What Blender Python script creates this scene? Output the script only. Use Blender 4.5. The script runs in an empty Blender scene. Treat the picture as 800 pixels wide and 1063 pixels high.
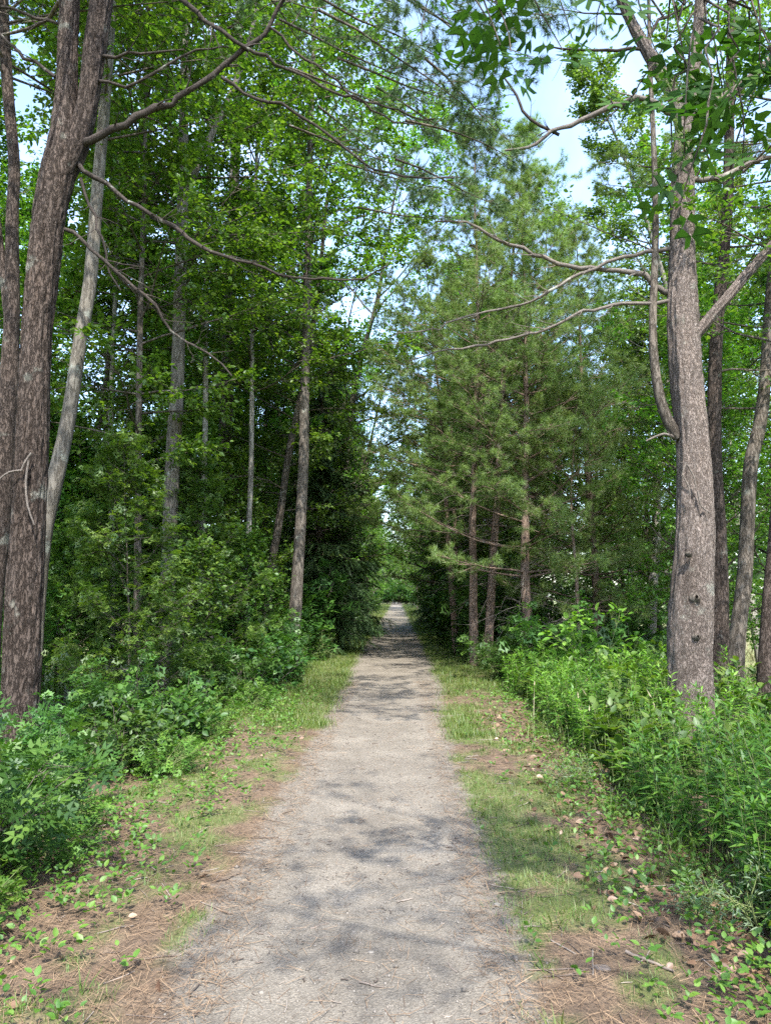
import bpy, math, numpy as np
from mathutils import Vector
R = math.radians
sc = bpy.context.scene
COL = sc.collection
rng = np.random.default_rng(11)

# ------------------------------------------------------------------ camera
FPX, CX, CY = 768.0, 400.0, 531.5
PITCH, YAW, CAMZ = R(6.35), R(0.9), 1.6
def at(px, py, Y):
    """world point on the plane y=Y seen at photograph pixel (px, py)"""
    u, v = (px - CX) / FPX, -(py - CY) / FPX
    y = math.cos(PITCH) - v * math.sin(PITCH)
    z = math.sin(PITCH) + v * math.cos(PITCH)
    x = u * math.cos(YAW) - y * math.sin(YAW)
    y2 = u * math.sin(YAW) + y * math.cos(YAW)
    s = Y / y2
    return np.array([x * s, Y, CAMZ + z * s])
cd = bpy.data.cameras.new('camera'); cam = bpy.data.objects.new('camera', cd); COL.objects.link(cam)
cam.location = (0, 0, CAMZ); cam.rotation_euler = (R(90) + PITCH, 0, YAW)
cd.sensor_fit = 'VERTICAL'; cd.sensor_height = 24; cd.lens = FPX / 1063 * 24
cd.clip_start = 0.05; cd.clip_end = 2000
sc.camera = cam

# ------------------------------------------------------------------ light
SUN_EL, SUN_AZ = R(56), R(169)      # azimuth clockwise from +Y: right and behind the camera
sd = np.array([math.sin(SUN_AZ) * math.cos(SUN_EL), math.cos(SUN_AZ) * math.cos(SUN_EL), math.sin(SUN_EL)])
sl = bpy.data.lights.new('sun', 'SUN'); sl.energy = 2.4; sl.angle = R(0.55); sl.color = (1, .95, .86)
so = bpy.data.objects.new('sun', sl); COL.objects.link(so)
so.rotation_euler = Vector(tuple(sd)).to_track_quat('Z', 'Y').to_euler(); so.location = (20, -20, 40)
w = bpy.data.worlds.new('World'); sc.world = w; w.use_nodes = True
nt = w.node_tree; nt.nodes.clear()
out = nt.nodes.new('ShaderNodeOutputWorld'); bg = nt.nodes.new('ShaderNodeBackground')
sky = nt.nodes.new('ShaderNodeTexSky'); sky.sky_type = 'NISHITA'; sky.sun_disc = False
sky.sun_elevation = SUN_EL; sky.sun_rotation = SUN_AZ; sky.dust_density = 1.6; sky.ozone_density = 1.3
tc = nt.nodes.new('ShaderNodeTexCoord'); cn = nt.nodes.new('ShaderNodeTexNoise')
cn.inputs['Scale'].default_value = 2.2; cn.inputs['Detail'].default_value = 7; cn.inputs['Roughness'].default_value = .6
cn.inputs['Distortion'].default_value = .4
cr = nt.nodes.new('ShaderNodeMapRange'); cr.inputs[1].default_value = .46; cr.inputs[2].default_value = .74
cr.inputs[3].default_value = 0.0; cr.inputs[4].default_value = .14
cm = nt.nodes.new('ShaderNodeMixRGB'); cm.inputs[2].default_value = (6.5, 7.2, 8.4, 1)
nt.links.new(tc.outputs['Generated'], cn.inputs['Vector']); nt.links.new(cn.outputs['Fac'], cr.inputs[0])
nt.links.new(cr.outputs[0], cm.inputs[0]); nt.links.new(sky.outputs[0], cm.inputs[1])
nt.links.new(cm.outputs[0], bg.inputs[0]); bg.inputs[1].default_value = .145
nt.links.new(bg.outputs[0], out.inputs[0])
sc.view_settings.view_transform = 'Standard'; sc.view_settings.look = 'None'
sc.view_settings.gamma = 1; sc.view_settings.exposure = 2.3; sc.view_settings.use_curve_mapping = False
cy = sc.cycles
cy.max_bounces = 9; cy.diffuse_bounces = 7; cy.glossy_bounces = 1; cy.transmission_bounces = 7; cy.transparent_max_bounces = 4
cy.use_denoising = False; cy.caustics_reflective = False; cy.caustics_refractive = False
cy.sample_clamp_indirect = 8

# ------------------------------------------------------------------ materials
def newmat(name):
    m = bpy.data.materials.new(name); m.use_nodes = True; t = m.node_tree; t.nodes.clear()
    o = t.nodes.new('ShaderNodeOutputMaterial')
    return m, t, o
def N(t, typ, **kw):
    n = t.nodes.new(typ)
    for k, v in kw.items():
        if k.startswith('i_'):
            key = k[2:].replace('_', ' ')
            n.inputs[int(key) if key.isdigit() else key].default_value = v
        else: setattr(n, k, v)
    return n
def ramp(t, stops, interp='LINEAR'):
    n = t.nodes.new('ShaderNodeValToRGB'); e = n.color_ramp.elements; n.color_ramp.interpolation = interp
    while len(e) < len(stops): e.new(.5)
    for k, (p, c) in enumerate(stops): e[k].position = p; e[k].color = (*c, 1)
    return n
def leafmat(name, cols, trans=.40, gloss=.028, tcol=(1.22, 1.34, .48), rough=.5):
    m, t, o = newmat(name); L = t.links.new
    g = N(t, 'ShaderNodeNewGeometry'); oi = N(t, 'ShaderNodeObjectInfo')
    rp = ramp(t, [(i / (len(cols) - 1), c) for i, c in enumerate(cols)])
    L(g.outputs['Random Per Island'], rp.inputs[0])
    hs = N(t, 'ShaderNodeHueSaturation')
    mr = N(t, 'ShaderNodeMapRange', i_3=.82, i_4=1.2); L(oi.outputs['Random'], mr.inputs[0]); L(mr.outputs[0], hs.inputs['Value'])
    mh = N(t, 'ShaderNodeMapRange', i_3=.485, i_4=.515); L(oi.outputs['Random'], mh.inputs[0]); L(mh.outputs[0], hs.inputs['Hue'])
    L(rp.outputs[0], hs.inputs['Color'])
    d = N(t, 'ShaderNodeBsdfDiffuse'); L(hs.outputs[0], d.inputs[0])
    tm = N(t, 'ShaderNodeMixRGB', blend_type='MULTIPLY', i_0=1.0); tm.inputs[2].default_value = (*tcol, 1); L(hs.outputs[0], tm.inputs[1])
    tr = N(t, 'ShaderNodeBsdfTranslucent'); L(tm.outputs[0], tr.inputs[0])
    mx = N(t, 'ShaderNodeMixShader', i_0=trans); L(d.outputs[0], mx.inputs[1]); L(tr.outputs[0], mx.inputs[2])
    gl = N(t, 'ShaderNodeBsdfGlossy', i_1=rough); gl.inputs[0].default_value = (.9, .95, 1, 1)
    m2 = N(t, 'ShaderNodeMixShader', i_0=gloss); L(mx.outputs[0], m2.inputs[1]); L(gl.outputs[0], m2.inputs[2])
    L(m2.outputs[0], o.inputs[0]); return m
def barkmat(name, dark, mid, pale, scale=9, stretch=.28, bump=1.0, lichen=.15, red=None):
    m, t, o = newmat(name); L = t.links.new
    tc = N(t, 'ShaderNodeTexCoord'); mp = N(t, 'ShaderNodeMapping'); mp.inputs['Scale'].default_value = (1, 1, stretch)
    L(tc.outputs['Object'], mp.inputs[0])
    wn = N(t, 'ShaderNodeTexNoise', i_Scale=9, i_Detail=6, i_Roughness=.7); L(mp.outputs[0], wn.inputs['Vector'])
    wm = N(t, 'ShaderNodeMixRGB', blend_type='LINEAR_LIGHT', i_0=.15); L(mp.outputs[0], wm.inputs[1]); L(wn.outputs['Color'], wm.inputs[2])
    v = N(t, 'ShaderNodeTexVoronoi', feature='DISTANCE_TO_EDGE', i_Scale=scale); L(wm.outputs[0], v.inputs['Vector'])
    vs = N(t, 'ShaderNodeMapRange', i_1=0.01, i_2=.15, i_3=.22); L(v.outputs['Distance'], vs.inputs[0])
    n1 = N(t, 'ShaderNodeTexNoise', i_Scale=scale * 1.6, i_Detail=8, i_Roughness=.62); L(mp.outputs[0], n1.inputs['Vector'])
    mu = N(t, 'ShaderNodeMath', operation='MULTIPLY'); L(vs.outputs[0], mu.inputs[0]); L(n1.outputs['Fac'], mu.inputs[1])
    rp0 = ramp(t, [(.06, dark), (.32, mid), (.8, pale)]); L(mu.outputs[0], rp0.inputs[0])
    nv = N(t, 'ShaderNodeTexNoise', i_Scale=1.7, i_Detail=5, i_Roughness=.6); L(mp.outputs[0], nv.inputs['Vector'])
    vr = ramp(t, [(.3, (.62, .60, .58)), (.5, (1, 1, 1)), (.7, (1.3, 1.25, 1.2))]); L(nv.outputs['Fac'], vr.inputs[0])
    rp = N(t, 'ShaderNodeMixRGB', blend_type='MULTIPLY', i_0=1.0); L(rp0.outputs[0], rp.inputs[1]); L(vr.outputs[0], rp.inputs[2])
    n2 = N(t, 'ShaderNodeTexNoise', i_Scale=3.1, i_Detail=6, i_Roughness=.65); L(tc.outputs['Object'], n2.inputs['Vector'])
    lr = N(t, 'ShaderNodeMapRange', i_1=.6, i_2=.68, i_4=lichen * 4 if lichen < .25 else 1); L(n2.outputs['Fac'], lr.inputs[0])
    lm = N(t, 'ShaderNodeMixRGB'); lm.inputs[2].default_value = (.34, .36, .31, 1); L(lr.outputs[0], lm.inputs[0]); L(rp.outputs[0], lm.inputs[1])
    bs = N(t, 'ShaderNodeBsdfPrincipled', i_Roughness=.92); L(lm.outputs[0], bs.inputs['Base Color'])
    try: bs.inputs['Specular IOR Level'].default_value = .15
    except Exception: pass
    bp = N(t, 'ShaderNodeBump', i_Strength=bump, i_Distance=.03); L(mu.outputs[0], bp.inputs['Height']); L(bp.outputs[0], bs.inputs['Normal'])
    L(bs.outputs[0], o.inputs[0]); return m
def plainmat(name, cols, rough=.9, scale=20):
    m, t, o = newmat(name); L = t.links.new
    g = N(t, 'ShaderNodeNewGeometry'); rp = ramp(t, [(i / (len(cols) - 1), c) for i, c in enumerate(cols)])
    L(g.outputs['Random Per Island'], rp.inputs[0])
    tc = N(t, 'ShaderNodeTexCoord'); n = N(t, 'ShaderNodeTexNoise', i_Scale=scale, i_Detail=5); L(tc.outputs['Object'], n.inputs['Vector'])
    mr = N(t, 'ShaderNodeMapRange', i_1=.3, i_2=.7, i_3=.7, i_4=1.3); L(n.outputs['Fac'], mr.inputs[0])
    hs = N(t, 'ShaderNodeHueSaturation'); L(mr.outputs[0], hs.inputs['Value']); L(rp.outputs[0], hs.inputs['Color'])
    bs = N(t, 'ShaderNodeBsdfPrincipled', i_Roughness=rough); L(hs.outputs[0], bs.inputs['Base Color'])
    L(bs.outputs[0], o.inputs[0]); return m

M = {}
M['maple'] = leafmat('maple leaf', [(.056, .13, .018), (.08, .175, .022), (.11, .215, .028), (.155, .25, .032)], trans=.46)
M['sapling'] = leafmat('sapling leaf', [(.04, .10, .018), (.058, .135, .02), (.085, .17, .025), (.125, .21, .03)], trans=.42)
M['shrub'] = leafmat('shrub leaf', [(.028, .075, .014), (.04, .10, .016), (.055, .13, .02), (.085, .165, .024)], trans=.36)
M['aspen'] = leafmat('aspen leaf', [(.08, .145, .03), (.11, .185, .038), (.14, .22, .045), (.17, .24, .055)], gloss=.04)
M['oak'] = leafmat('oak leaf', [(.026, .06, .01), (.038, .082, .013), (.055, .105, .016)], trans=.36, gloss=.012)
M['pine'] = leafmat('pine needle', [(.095, .168, .036), (.133, .218, .048), (.18, .275, .064), (.225, .31, .09)], trans=.38, tcol=(1.15, 1.15, .6), gloss=.035, rough=.5)
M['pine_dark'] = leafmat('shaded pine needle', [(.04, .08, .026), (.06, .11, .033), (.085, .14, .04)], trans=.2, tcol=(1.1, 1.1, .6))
M['spruce'] = leafmat('spruce needle', [(.034, .072, .022), (.052, .10, .03), (.078, .135, .04)], trans=.28, tcol=(1.1, 1.1, .6), gloss=.03)
M['weed'] = leafmat('goldenrod leaf', [(.045, .12, .016), (.065, .155, .02), (.09, .19, .026), (.125, .225, .03)], trans=.34)
M['weed_lime'] = leafmat('lime leaf', [(.09, .21, .02), (.13, .26, .03), (.17, .30, .04)], trans=.4)
M['silver'] = leafmat('mugwort leaf', [(.09, .15, .07), (.12, .18, .09), (.15, .21, .12)], trans=.25)
M['grass'] = leafmat('grass blade', [(.06, .11, .015), (.085, .148, .02), (.115, .172, .028), (.18, .19, .055)], trans=.4)
M['straw'] = leafmat('dry grass', [(.22, .20, .11), (.28, .25, .15), (.20, .22, .08)], trans=.3, tcol=(1, 1, .8))
M['far'] = leafmat('far leaf', [(.03, .07, .02), (.045, .095, .024), (.065, .12, .03), (.09, .145, .04)], trans=.35)
M['deadleaf'] = leafmat('dead leaf', [(.09, .05, .03), (.15, .09, .052), (.22, .14, .085), (.30, .21, .135)], trans=.15, tcol=(1, .8, .6), gloss=.04)
M['needle_litter'] = plainmat('fallen pine needle', [(.10, .062, .038), (.165, .108, .064), (.25, .172, .105)])
M['bark_pine'] = barkmat('pine bark', (.018, .013, .010), (.066, .050, .042), (.125, .10, .086), scale=21, stretch=.28, bump=1.0, lichen=.1)
M['bark_pine_grey'] = barkmat('grey scaly pine bark', (.045, .034, .029), (.155, .127, .112), (.27, .232, .21), scale=27, stretch=.42, bump=.8, lichen=.1)
M['bark_pale'] = barkmat('pale maple bark', (.08, .075, .065), (.20, .19, .165), (.31, .30, .27), scale=10, stretch=.2, bump=.5, lichen=.22)
M['bark_mid'] = barkmat('mottled grey maple bark', (.05, .045, .038), (.135, .122, .104), (.215, .20, .175), scale=12, stretch=.2, bump=.5, lichen=.22)
M['bark_grey'] = barkmat('grey brown bark', (.04, .034, .028), (.115, .10, .085), (.20, .18, .155), scale=16, stretch=.22, bump=.6, lichen=.2)
M['bark_dark'] = barkmat('dark bark', (.03, .025, .02), (.10, .085, .07), (.17, .15, .13), scale=14, stretch=.25, bump=.8, lichen=.1)
M['bark_red'] = barkmat('young pine bark', (.06, .04, .032), (.19, .135, .105), (.30, .235, .195), scale=22, stretch=.3, bump=.7, lichen=.08)
M['deadwood'] = barkmat('dead branch wood', (.045, .038, .034), (.125, .108, .096), (.22, .20, .18), scale=30, stretch=1, bump=.4, lichen=.22)
M['deadwood_dark'] = barkmat('dark dead branch wood', (.016, .013, .011), (.042, .034, .03), (.085, .075, .066), scale=30, stretch=1, bump=.4, lichen=.2)
M['stem'] = plainmat('green stem', [(.10, .14, .04), (.14, .17, .06)])
M['stone'] = plainmat('gravel stone', [(.08, .07, .06), (.135, .12, .102), (.21, .19, .165), (.12, .10, .085)], scale=60)
M['twig'] = plainmat('fallen twig', [(.06, .045, .035), (.14, .11, .09), (.24, .21, .18)])

# ------------------------------------------------------------------ noise
def hash2(ix, iy, s=0):
    h = (ix.astype(np.int64) * 374761393 + iy.astype(np.int64) * 668265263 + s * 974634777) & 0xffffffff
    h = ((h ^ (h >> 13)) * 1274126177) & 0xffffffff
    return ((h ^ (h >> 16)) & 0xffff) / 65535.0
def vnoise(x, y, s=0):
    x = np.asarray(x, float); y = np.asarray(y, float)
    ix, iy = np.floor(x), np.floor(y); fx, fy = x - ix, y - iy
    fx = fx * fx * (3 - 2 * fx); fy = fy * fy * (3 - 2 * fy)
    a, b = hash2(ix, iy, s), hash2(ix + 1, iy, s); c, d = hash2(ix, iy + 1, s), hash2(ix + 1, iy + 1, s)
    return (a * (1 - fx) + b * fx) * (1 - fy) + (c * (1 - fx) + d * fx) * fy
def fbm(x, y, s=0, o=4):
    r, a, tot = 0, 1, 0
    for k in range(o): r = r + a * vnoise(np.asarray(x) * 2 ** k, np.asarray(y) * 2 ** k, s + k); tot += a; a *= .5
    return r / tot
def sstep(a, b, x): t = np.clip((np.asarray(x, float) - a) / (b - a), 0, 1); return t * t * (3 - 2 * t)

# ------------------------------------------------------------------ ground shape
def path_l(Y): return -.86 - .07 * sstep(9, 25, Y) + .16 * (fbm(np.asarray(Y) * .8, 3.3, 5) - .5) + .12 * (fbm(np.asarray(Y) * 6, 7.7, 9, 3) - .5)
def path_r(Y): return .50 + .22 * sstep(7, 16, Y) + .18 * (fbm(np.asarray(Y) * .7, 9.1, 6) - .5) + .16 * (fbm(np.asarray(Y) * 5, 2.7, 8, 3) - .5)
def ground_z(x, y):
    x = np.asarray(x, float); y = np.asarray(y, float); ax = np.abs(x + .12)
    z = -.75 * sstep(2.0, 6.0, ax) - .25 * sstep(6, 14, ax)
    n = fbm(x * .6, y * .6, 21) - .5
    z = z + n * .5 * sstep(1.6, 4, ax)
    z = z + (fbm(x * 4, y * 4, 22) - .5) * .05 * sstep(.5, 1.2, ax) * (1 - .0 * ax)
    z = z + .012 * sstep(.7, 1.0, ax) - .015 * np.exp(-(ax / .55) ** 2)
    return z
def gz(x, y): return float(ground_z(x, y))
def grassness(x, y):
    """how grassy the verge is at a spot (0 needles and soil .. 1 turf)"""
    x = np.asarray(x, float); y = np.asarray(y, float)
    n = fbm(x * 1.5, y * 1.1, 41); n2 = fbm(x * 5, y * 5, 44, 3)
    left = sstep(.42, .66, n + .55 * (n2 - .5) + .4 * sstep(8.0, 11.0, y) - .015)
    right = sstep(.42, .62, n + .75 * (n2 - .5) + .3 * sstep(11, 16, y) + .09 - .20 * sstep(1.05, 1.45, x) * (1 - sstep(9, 13, y)) - .02 * (1 - sstep(3.0, 4.3, y)))
    g = np.where(x < 0, left, right)
    l, r = path_l(y), path_r(y)
    ins = (x > l) & (x < r)
    g = np.where(ins, 0, g * sstep(0, .12, np.maximum(l - x, x - r) + .03))
    return g

# ------------------------------------------------------------------ mesh helpers
def link(name, me, mat, parent=None, loc=None):
    o = bpy.data.objects.new(name, me); COL.objects.link(o)
    if mat is not None:
        for m_ in (mat if isinstance(mat, list) else [mat]): me.materials.append(m_)
    if parent is not None: o.parent = parent
    if loc is not None: o.location = loc
    return o
def rawmesh(name, V, F, sizes, smooth=False):
    """V (n,3); F flat loop vertex indices; sizes polygon sizes"""
    me = bpy.data.meshes.new(name); V = np.ascontiguousarray(V, np.float32); F = np.ascontiguousarray(F, np.int32)
    sizes = np.ascontiguousarray(sizes, np.int32)
    me.vertices.add(len(V)); me.vertices.foreach_set('co', V.ravel())
    me.loops.add(len(F)); me.loops.foreach_set('vertex_index', F)
    me.polygons.add(len(sizes)); st = np.zeros(len(sizes), np.int32); st[1:] = np.cumsum(sizes)[:-1]
    me.polygons.foreach_set('loop_start', st); me.polygons.foreach_set('loop_total', sizes)
    me.update(calc_edges=True)
    if smooth: me.polygons.foreach_set('use_smooth', np.ones(len(sizes), bool))
    return me
def nrm(a): return a / np.maximum(np.linalg.norm(a, axis=-1, keepdims=True), 1e-9)

class Tubes:
    def __init__(s): s.V, s.F, s.n = [], [], 0
    def add(s, pts, rad, sides=6, rough=0.0, seed=0, cap=True):
        pts = np.asarray(pts, float); rad = np.asarray(rad, float); n = len(pts)
        d = np.gradient(pts, axis=0); d = nrm(d)
        ref = np.array([1., 0, 0]) if abs(d[0][0]) < .8 else np.array([0, 1., 0])
        U = np.zeros((n, 3)); u = ref
        for i in range(n):
            u = u - d[i] * (u @ d[i]); u = u / (np.linalg.norm(u) + 1e-9); U[i] = u
        W = np.cross(d, U)
        a = np.arange(sides) * 2 * math.pi / sides
        rr = np.repeat(rad[:, None], sides, 1)
        if rough > 0:
            L = np.concatenate([[0], np.cumsum(np.linalg.norm(np.diff(pts, axis=0), axis=1))])
            aa, ll = np.meshgrid(a, L)
            nn = fbm((np.cos(aa) + 2) * 2.2 + seed, ll * 1.6 + (np.sin(aa)) * 2.2, 77 + seed) - .5
            n2 = fbm((np.cos(aa) + 2) * 9 + seed, ll * 5 + (np.sin(aa)) * 9, 79 + seed, 3) - .5
            rr = rr * (1 + rough * 1.8 * nn + rough * .8 * n2)
            if sides > 40:      # furrowed plates of old bark
                cx_, sy_ = (np.cos(aa) + 2) * 5.5, np.sin(aa) * 5.5
                rid = 1 - np.abs(2 * fbm(cx_ + seed + 3 * fbm(ll * 2.1, aa * 0 + 3, 5, 2), sy_ + ll * 1.1, 83 + seed, 3) - 1) * 3.2
                rr = rr - .028 * np.clip(rid, 0, 1) ** 2 + .012 * (fbm(cx_ * 3.5, sy_ * 3.5 + ll * 16, 85, 3) - .5)
        ring = pts[:, None] + rr[..., None] * (np.cos(a)[None, :, None] * U[:, None] + np.sin(a)[None, :, None] * W[:, None])
        s.V.append(ring.reshape(-1, 3))
        i = np.arange(n - 1)[:, None] * sides; k = np.arange(sides)[None]; k2 = (k + 1) % sides
        q = np.stack([i + k, i + k2, i + sides + k2, i + sides + k], -1).reshape(-1, 4) + s.n
        s.F.append(q); s.n += n * sides
    def build(s, name, mat, parent=None, origin=(0, 0, 0)):
        V = np.concatenate(s.V) - np.asarray(origin); F = np.concatenate(s.F)
        return link(name, rawmesh(name, V, F.ravel(), np.full(len(F), 4), True), mat, parent)

def template(verts, faces):
    return np.asarray(verts, float), [list(f) for f in faces]
def fan_leaf(half, fold=.10, droop=.15, lo=0.0):
    """half outline (x>=0) from base to tip -> folded, drooping leaf, fan from the midrib"""
    half = [(0, 0)] + half
    tip = half[-1]; V = []; F = []
    def z(x, y): return fold * abs(x) * 1.2 - droop * y * y
    mid = [(0, y) for y in np.linspace(0, tip[1], 4)]
    nm = len(mid)
    for x, y in mid: V.append((x, y, z(x, y)))
    for sgn in (1, -1):
        b = len(V); side = half[1:-1]
        for x, y in side: V.append((sgn * x, y, z(x, y)))
        for i in range(-1, len(side)):
            p = 0 if i < 0 else b + i
            q = nm - 1 if i == len(side) - 1 else b + i + 1
            ym = (V[p][1] + V[q][1]) / 2
            m = min(range(nm), key=lambda k: abs(V[k][1] - ym * .85 - .05))
            m = min(max(m, 0), nm - 1)
            if len({p, q, m}) == 3: F.append((p, q, m) if sgn > 0 else (q, p, m))
    return template(V, F)
T = {}
T['lo'] = template([(0, 0, 0), (-.33, .42, .07), (0, 1, -.12), (.33, .42, .07)], [(0, 3, 2), (0, 2, 1)])
T['round'] = template([(0, 0, 0), (-.40, .35, .06), (-.3, .8, 0), (0, 1, -.08), (.3, .8, 0), (.40, .35, .06)], [(0, 5, 4, 3), (0, 3, 2, 1)])
T['ovate'] = template([(0, 0, 0), (-.24, .22, .06), (-.30, .5, .05), (-.16, .8, -.02), (0, 1, -.14), (.16, .8, -.02), (.30, .5, .05), (.24, .22, .06), (0, .5, -.02)],
                      [(0, 8, 2, 1), (8, 4, 3, 2), (0, 7, 6, 8), (8, 6, 5, 4)])
T['maple'] = fan_leaf([(.24, -.02), (.50, .12), (.40, .26), (.60, .52), (.38, .50), (.34, .68), (.17, .72), (0, 1.0)])
T['oak'] = fan_leaf([(.03, .05), (.12, .10), (.25, .13), (.13, .22), (.14, .28), (.30, .33), (.38, .41), (.17, .43), (.16, .50), (.32, .58), (.43, .70), (.27, .66), (.15, .70), (.20, .82), (.25, .92), (.10, .86), (0, 1.0)], droop=.1)
T['lance'] = template([(0, 0, 0), (-.10, .3, .03), (-.085, .6, -.02), (0, 1, -.22), (.085, .6, -.02), (.10, .3, .03)], [(0, 5, 4, 3), (0, 3, 2, 1)])
def tuft(n, spread, w, seed, fwd=.6):
    r = np.random.default_rng(seed); V, F = [], []
    for k in range(n):
        a = k * 2.39996; el = spread * (0.35 + .65 * (k + .5) / n)
        d = np.array([math.cos(a) * math.sin(el), math.cos(el), math.sin(a) * math.sin(el)])
        s = nrm(np.cross(d, r.normal(size=3))); L = r.uniform(.75, 1.05)
        b = len(V); droop = np.array([0, 0, -.10])
        V += [s * w, -s * w, d * L + droop * L]; F.append((b, b + 1, b + 2))
    return template(V, F)
T['tuft'] = tuft(11, 1.25, .024, 1)
T['tuft_near'] = tuft(16, 1.25, .010, 2)
def sprig(n, w, seed):
    r = np.random.default_rng(seed); V, F = [], []
    for k in range(n):
        y = (k + .5) / n; sgn = 1 if k % 2 else -1
        d = nrm(np.array([sgn * r.uniform(.5, 1), r.uniform(.4, .9), r.uniform(-.25, .35)])); L = .34 * (1 - .5 * y) * r.uniform(.8, 1.2)
        b = len(V); V += [(0, y - w, 0), (0, y + w, 0), tuple(np.array([0, y, 0]) + d * L)]; F.append((b, b + 1, b + 2))
    return template(V, F)
T['sprig'] = sprig(18, .045, 3)
T['stalk'] = template([(-.006, 0, 0), (.006, 0, 0), (.005, .5, .04), (-.005, .5, .04), (0, .86, .14), (.014, .9, .16), (0, 1, .2), (-.014, .9, .16)], [(0, 1, 2, 3), (3, 2, 4), (4, 5, 6, 7)])
T['blade'] = template([(-.03, 0, 0), (.03, 0, 0), (.024, .5, .08), (-.024, .5, .08), (0, 1, .34)], [(0, 1, 2, 3), (3, 2, 4)])

class Leaves:
    """collects oriented instances of one template and bakes them into one mesh"""
    def __init__(s): s.P, s.D, s.Nn, s.S = [], [], [], []
    def add(s, P, D, Nn, S):
        s.P.append(np.atleast_2d(P)); s.D.append(np.atleast_2d(D)); s.Nn.append(np.atleast_2d(Nn)); s.S.append(np.atleast_1d(S))
    def count(s): return sum(len(x) for x in s.S)
    def mesh(s, name, tpl, origin=(0, 0, 0)):
        P = np.concatenate(s.P) - np.asarray(origin); D = nrm(np.concatenate(s.D)); Z = np.concatenate(s.Nn); S = np.concatenate(s.S)
        X = nrm(np.cross(D, Z)); Z = np.cross(X, D)
        tv, tf = tpl
        V = P[:, None] + S[:, None, None] * (tv[None, :, 0:1] * X[:, None] + tv[None, :, 1:2] * D[:, None] + tv[None, :, 2:3] * Z[:, None])
        n = len(P); k = len(tv)
        flat = np.concatenate([np.array(f) for f in tf]); sz = np.array([len(f) for f in tf])
        F = (np.arange(n)[:, None] * k + flat[None]).ravel()
        return rawmesh(name, V.reshape(-1, 3), F, np.tile(sz, n))
    def build(s, name, tpl, mat, parent=None, origin=(0, 0, 0)):
        return link(name, s.mesh(name, tpl, origin), mat, parent)

def catmull(P, step):
    P = np.asarray(P, float); Q = np.vstack([2 * P[0] - P[1], P, 2 * P[-1] - P[-2]]); out = []
    for i in range(1, len(Q) - 2):
        L = np.linalg.norm((Q[i + 1] - Q[i])[:3]); n = max(2, int(L / step))
        t = np.linspace(0, 1, n, endpoint=False)[:, None]
        out.append(.5 * ((2 * Q[i]) + (-Q[i - 1] + Q[i + 1]) * t + (2 * Q[i - 1] - 5 * Q[i] + 4 * Q[i + 1] - Q[i + 2]) * t ** 2 + (-Q[i - 1] + 3 * Q[i] - 3 * Q[i + 1] + Q[i + 2]) * t ** 3))
    out.append(P[-1][None]); return np.concatenate(out)
def pxline(pts, Y, step=.12, jit=0.0, r=None):
    """pixel polyline (px, py, halfwidth px[, depth]) -> world points, radii"""
    A = []
    for p in pts:
        y = p[3] if len(p) > 3 else Y
        q = at(p[0], p[1], y); A.append([*q, p[2] / FPX * y])
    C = catmull(A, step)
    if jit: C[1:, :3] += (r or rng).normal(0, jit, (len(C) - 1, 3))
    return C[:, :3], np.maximum(C[:, 3], .002)

# ------------------------------------------------------------------ things
def thing(name, label, cat, loc=(0, 0, 0), rz=0, group=None, scale=1):
    o = bpy.data.objects.new(name, None); COL.objects.link(o); o.empty_display_size = .3
    o.location = tuple(float(v) for v in loc); o.rotation_euler = (0, 0, rz); o.scale = (scale,) * 3
    o['label'] = label; o['category'] = cat
    if group: o['group'] = group
    return o
def tag(o, label, cat, group=None):
    o['label'] = label; o['category'] = cat
    if group: o['group'] = group
    return o
def kind(o, k, label=None):
    o['kind'] = k
    if label: o['label'] = label
    return o
PROTO_USED = set()
def put(root, label, x, y, rz=None, s=1.0, group=None, cat=None, sink=.05, tilt=0):
    """place a prototype: the first time the prototype itself, then copies of it and of its parts"""
    z = gz(x, y) - sink; rz = rng.uniform(0, 6.28) if rz is None else rz
    if root.name not in PROTO_USED: PROTO_USED.add(root.name); o = root
    else:
        o = root.copy(); COL.objects.link(o)
        for ch in list(root.children):
            c = ch.copy(); COL.objects.link(c); c.parent = o
    o.location = (x, y, z); o.rotation_euler = (rng.normal(0, .02) + tilt, rng.normal(0, .02), rz); o.scale = (s,) * 3
    o['label'] = label
    if cat: o['category'] = cat
    if group: o['group'] = group
    elif 'group' in o.keys(): del o['group']
    return o

# ------------------------------------------------------------------ growing
def walk(r, p, d, L, n, wander, trop):
    pts = [np.array(p, float)]; d = np.array(d, float)
    for i in range(n):
        d = d + r.normal(0, wander, 3); d[2] += trop; d = d / np.linalg.norm(d)
        pts.append(pts[-1] + d * L / n)
    return np.array(pts)
def side_dir(r, d, ang, flat=.35):
    s = np.cross(d, (0, 0, 1.)); s = s / (np.linalg.norm(s) + 1e-6) * (1 if r.random() < .5 else -1)
    s = s + r.normal(0, flat, 3); s = s - d * (s @ d); s = s / np.linalg.norm(s)
    return math.cos(ang) * d + math.sin(ang) * s
def leaf_twig(r, lv, pts, n, size, flat=.45, spread=.9, droop=.15):
    k = r.uniform(.1, 1, n) * (len(pts) - 1); i = np.minimum(k.astype(int), len(pts) - 2); f = (k - i)[:, None]
    P = pts[i] * (1 - f) + pts[i + 1] * f; D = nrm(pts[i + 1] - pts[i])
    S = nrm(np.cross(D, np.array([0, 0, 1.])) + 1e-4) * np.where(r.random(n) < .5, 1, -1)[:, None]
    D2 = nrm(D * .6 + S * spread * r.uniform(.4, 1.1, n)[:, None] + r.normal(0, .3, (n, 3)) - np.array([0, 0, droop]))
    Nn = nrm(np.array([0, 0, 1.]) + r.normal(0, flat, (n, 3)))
    lv.add(P + D2 * size * .35, D2, Nn, size * r.uniform(.6, 1.2, n))
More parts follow.
